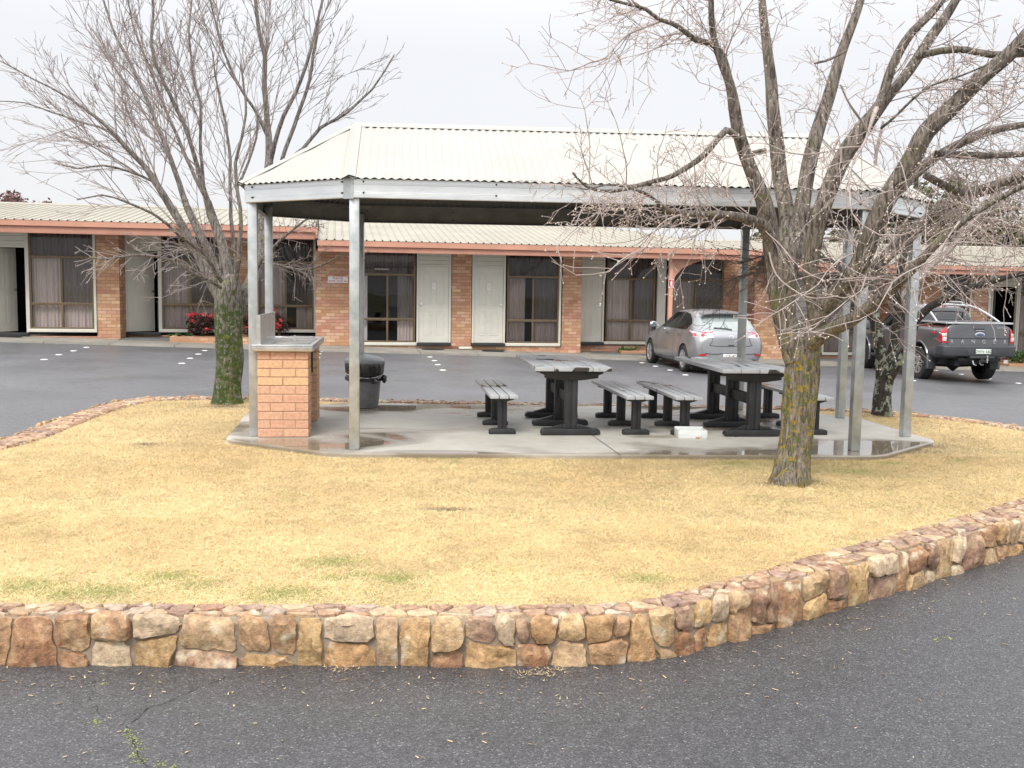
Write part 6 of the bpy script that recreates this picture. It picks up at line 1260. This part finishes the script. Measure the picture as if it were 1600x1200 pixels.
for k,dens,L0,ml,t0,bf in [('a',4.2,.95,2,.35,upb),('b',3.8,.95,2,.35,upb),('c',3.2,.9,2,.4,upb),('c2',3.5,.8,2,.25,upb),('c3',3.5,.85,2,.3,upb),('d',3.2,.7,2,.3,upb),('e',3.5,.7,2,.3,upb),('e2',4,.55,2,.2,upb),('f',2.6,.9,2,.5,upb),('f2',4.5,.6,2,.3,upb),('f3',4.5,.6,2,.25,upb),('f4',6,.38,2,.2,upb),('f5',4,.85,2,.2,upb),('h1',4.5,.6,2,.1,flat),('h2',4.5,.65,2,.1,upb),('g1',5,.55,2,.15,flat)]:
    P,Rr=pl[k]; T.spawn(P,Rr,L0*2.1,0,ml,dens*1.15,t0,.42,bf)
T.ang=(.4,1.2); T.jit=.13
for k,dens,L0 in [('g2',16,.55),('g3',14,.5),('g4',15,.5)]: P,Rr=pl[k]; T.spawn(P,Rr,L0,0,2,dens,.1,.55,dn)
for k in('g1','a','f','e','b'):
    P,Rr=pl[k]; n=len(P); T.spawn(P[:n//3 if k!='g1' else n//2],Rr[:n//3 if k!='g1' else n//2],.52,0,2,8,.3,.55,dn)
bark2=barkmat('mossy_bark',(.10,.085,.075),(.37,.34,.31),[((.28,.29,.10),.60,.70,3.0,(1.8,4.2,.04,-.12)),((.065,.11,.02),.48,.60,14.0,(1.1,2.4,.08,-.35)),((.20,.21,.04),.57,.67,12.0,(.9,1.9,.04,-.3)),((.50,.55,.48),.66,.69,20.0,(1,2.2,.03,-.2))])
for n_ in bark2.node_tree.nodes: pass
T.finish('bare_tree',(-3.73,13.1,.2),'tall many stemmed bare tree with green mossy trunk left of the shelter',bark2,mat('grey_limbs',(.20,.18,.165),.8,0,scale=20,col2=(.33,.30,.28)),mat('grey_twigs',(.22,.18,.17),.8,0,scale=5,col2=(.34,.29,.275)),budm)
# --- dark trunked tree behind the shelter at right
T=Tree(37,lambda p,l,t:Vector((0,0,0)),ang=(.4,1.1),jit=.13,budp=0,seg=.13,fine=.0034); T.nd=[6,5,3]; D=12.9
tl=[(1378,654,17,D),(1378,640,14,D),(1380,610,13,D),(1383,585,14,D),(1385,560,15,D)]
P,Q=smoothpath(*PX(tl,0),step=.06,jit=.004); T.wood.tube(P,Q,26,wob=.14)
LR_={'a':[(1380,575,10,D),(1374,535,9,D),(1368,500,8,D),(1362,465,7,D+.1),(1350,430,6,D+.2),(1335,390,5,D+.3),(1310,340,4,D+.5),(1290,290,3,D+.6)],
'b':[(1388,570,8,D),(1398,530,7,D),(1402,490,6,D),(1404,450,5.5,D),(1412,400,5,D),(1425,340,4,D),(1432,280,3,D),(1440,220,2,D)],
'c':[(1390,590,8,D-.1),(1408,560,7,D-.2),(1422,530,7,D-.3),(1432,500,6.5,D-.4),(1455,478,6,D-.5),(1490,460,5.5,D-.7),(1530,445,5,D-.8),(1580,430,4,D-1),(1640,420,3,D-1)],
'd':[(1366,490,5,D),(1340,465,4,D-.2),(1305,445,3,D-.4),(1270,435,2.4,D-.5),(1235,430,2,D-.6),(1200,425,1.7,D-.7),(1160,430,1.3,D-.8),(1125,445,1,D-.9)],
'e':[(1404,470,5,D),(1440,430,5,D+.2),(1480,395,4.5,D+.4),(1520,350,4,D+.6),(1560,300,3,D+.7),(1600,250,2.4,D+.8)],
'f':[(1362,465,5,D),(1330,430,4.5,D-.2),(1290,405,3,D-.3),(1250,395,2.2,D-.5),(1200,398,1.7,D-.7),(1155,412,1.2,D-.9)],
'h':[(1412,400,4,D),(1380,350,3.6,D+.3),(1365,300,3,D+.5),(1370,240,2.5,D+.6),(1380,190,2,D+.7)]}
for k,l in LR_.items():
    P,Rr=PX(l,0); P,Rr=smoothpath(P,Rr,step=.13,jit=.02); pl[k]=(P,Rr); (T.wood if k in 'abc' else T.tw).tube(P,Rr,14 if k in'abc' else 6,wob=.12)
for k,dens,L0,bf in [('a',4.5,.8,upb),('b',4.5,.8,upb),('c',5.5,.6,flat),('d',13,.65,dn),('e',5,.75,upb),('f',10,.65,dn),('h',4.5,.7,upb)]:
    P,Rr=pl[k]; T.spawn(P,Rr,L0*1.5,0,2,dens*1.4,.2,.5,bf)
bark3=barkmat('dark_lichen_bark',(.025,.022,.02),(.07,.06,.05),[((.36,.40,.33),.54,.56,9.0,(.9,1.8,.02,-.14)),((.22,.25,.15),.6,.64,5.0,None)])
T.finish('bare_tree',(4.82,12.95,.2),'dark bare tree with pale lichen blotches beside the grey pickup',bark3,mat('dark_limbs',(.10,.085,.07),.8,0,scale=20,col2=(.19,.165,.14)),mat('brown_grey_twigs',(.19,.16,.145),.8,0,scale=5,col2=(.28,.24,.22)),budm)
# --- far trees beyond the motel
def fartree(x,y,z0,h,w,lab,cols,seed,nclump=60,leaf=.16):
    r_=random.Random(seed); t=empty('distant_tree',(x,y,z0),0,lab,'tree','distant trees beyond the motel roofs'); mb=MB(); mb.tube([(0,0,0),(.1,0,h*.3),(0,.1,h*.55)],[.22,.17,.1],8)
    for k in range(12):
        a=r_.uniform(0,6.28); q=r_.uniform(.5,.95); mb.tube([(0,0,h*.3),(w*.25*math.cos(a),w*.25*math.sin(a),h*.55),(w*.48*math.cos(a)*q,w*.48*math.sin(a)*q,h*r_.uniform(.6,.95))],[.09,.05,.015],5)
    mb.build('trunk',mat('far_bark',(.12,.10,.08),.9),t); mb=MB()
    for k in range(nclump):
        d=Vector((r_.gauss(0,1),r_.gauss(0,1),r_.gauss(0,1))).normalized()*(r_.random()**.4); c=(d.x*w*.5,d.y*w*.5,h*.66+d.z*h*.34)
        leafclump(mb,c,(w*.11,w*.11,h*.06),45,leaf,lambda:rnd.choice([0,0,1]))
    mb.build('crown',cols,t); return t
red=[mat('russet_leaf',(.20,.10,.09),.8,0,var=.3,scale=8),mat('russet_leaf_dark',(.12,.07,.06),.8)]; olive=[mat('olive_leaf',(.13,.12,.055),.8,0,var=.3,scale=8),mat('olive_leaf_dark',(.075,.075,.035),.8)]
def far(px,pytop,Y,w,lab,cols,seed,n=60,leaf=.16):
    p=aty(px,pytop,Y); fartree(p.x,Y,-1.2,p.z+1.2,w,lab,cols,seed,n,leaf)
far(12,301,48,3.0,'russet treetop showing over the left motel roof at the picture edge',red,1,60,.13); far(58,305,50,3.4,'russet treetop over the left motel roof nearest the tall bare tree',red,2,60,.13)
far(1500,280,52,7,'olive green tree behind the lichen limbs at the right, tallest of the far trees',olive,4,110,.2); far(1400,322,54,5.0,'olive tree behind the right corner of the shelter roof',olive,5,80,.2); far(1600,312,50,6,'olive tree beyond the motel at the right picture edge',olive,6,90,.2); far(1215,352,60,5,'low dark tree just beyond the hip end of the middle motel roof',olive,7,60,.2); far(1290,345,62,5.5,'low dark tree between the middle and right motel roofs',olive,8,60,.2)
for o in list(bpy.data.objects):
    if o.type=='MESH' and not o.data.materials: print('NOMAT',o.name)
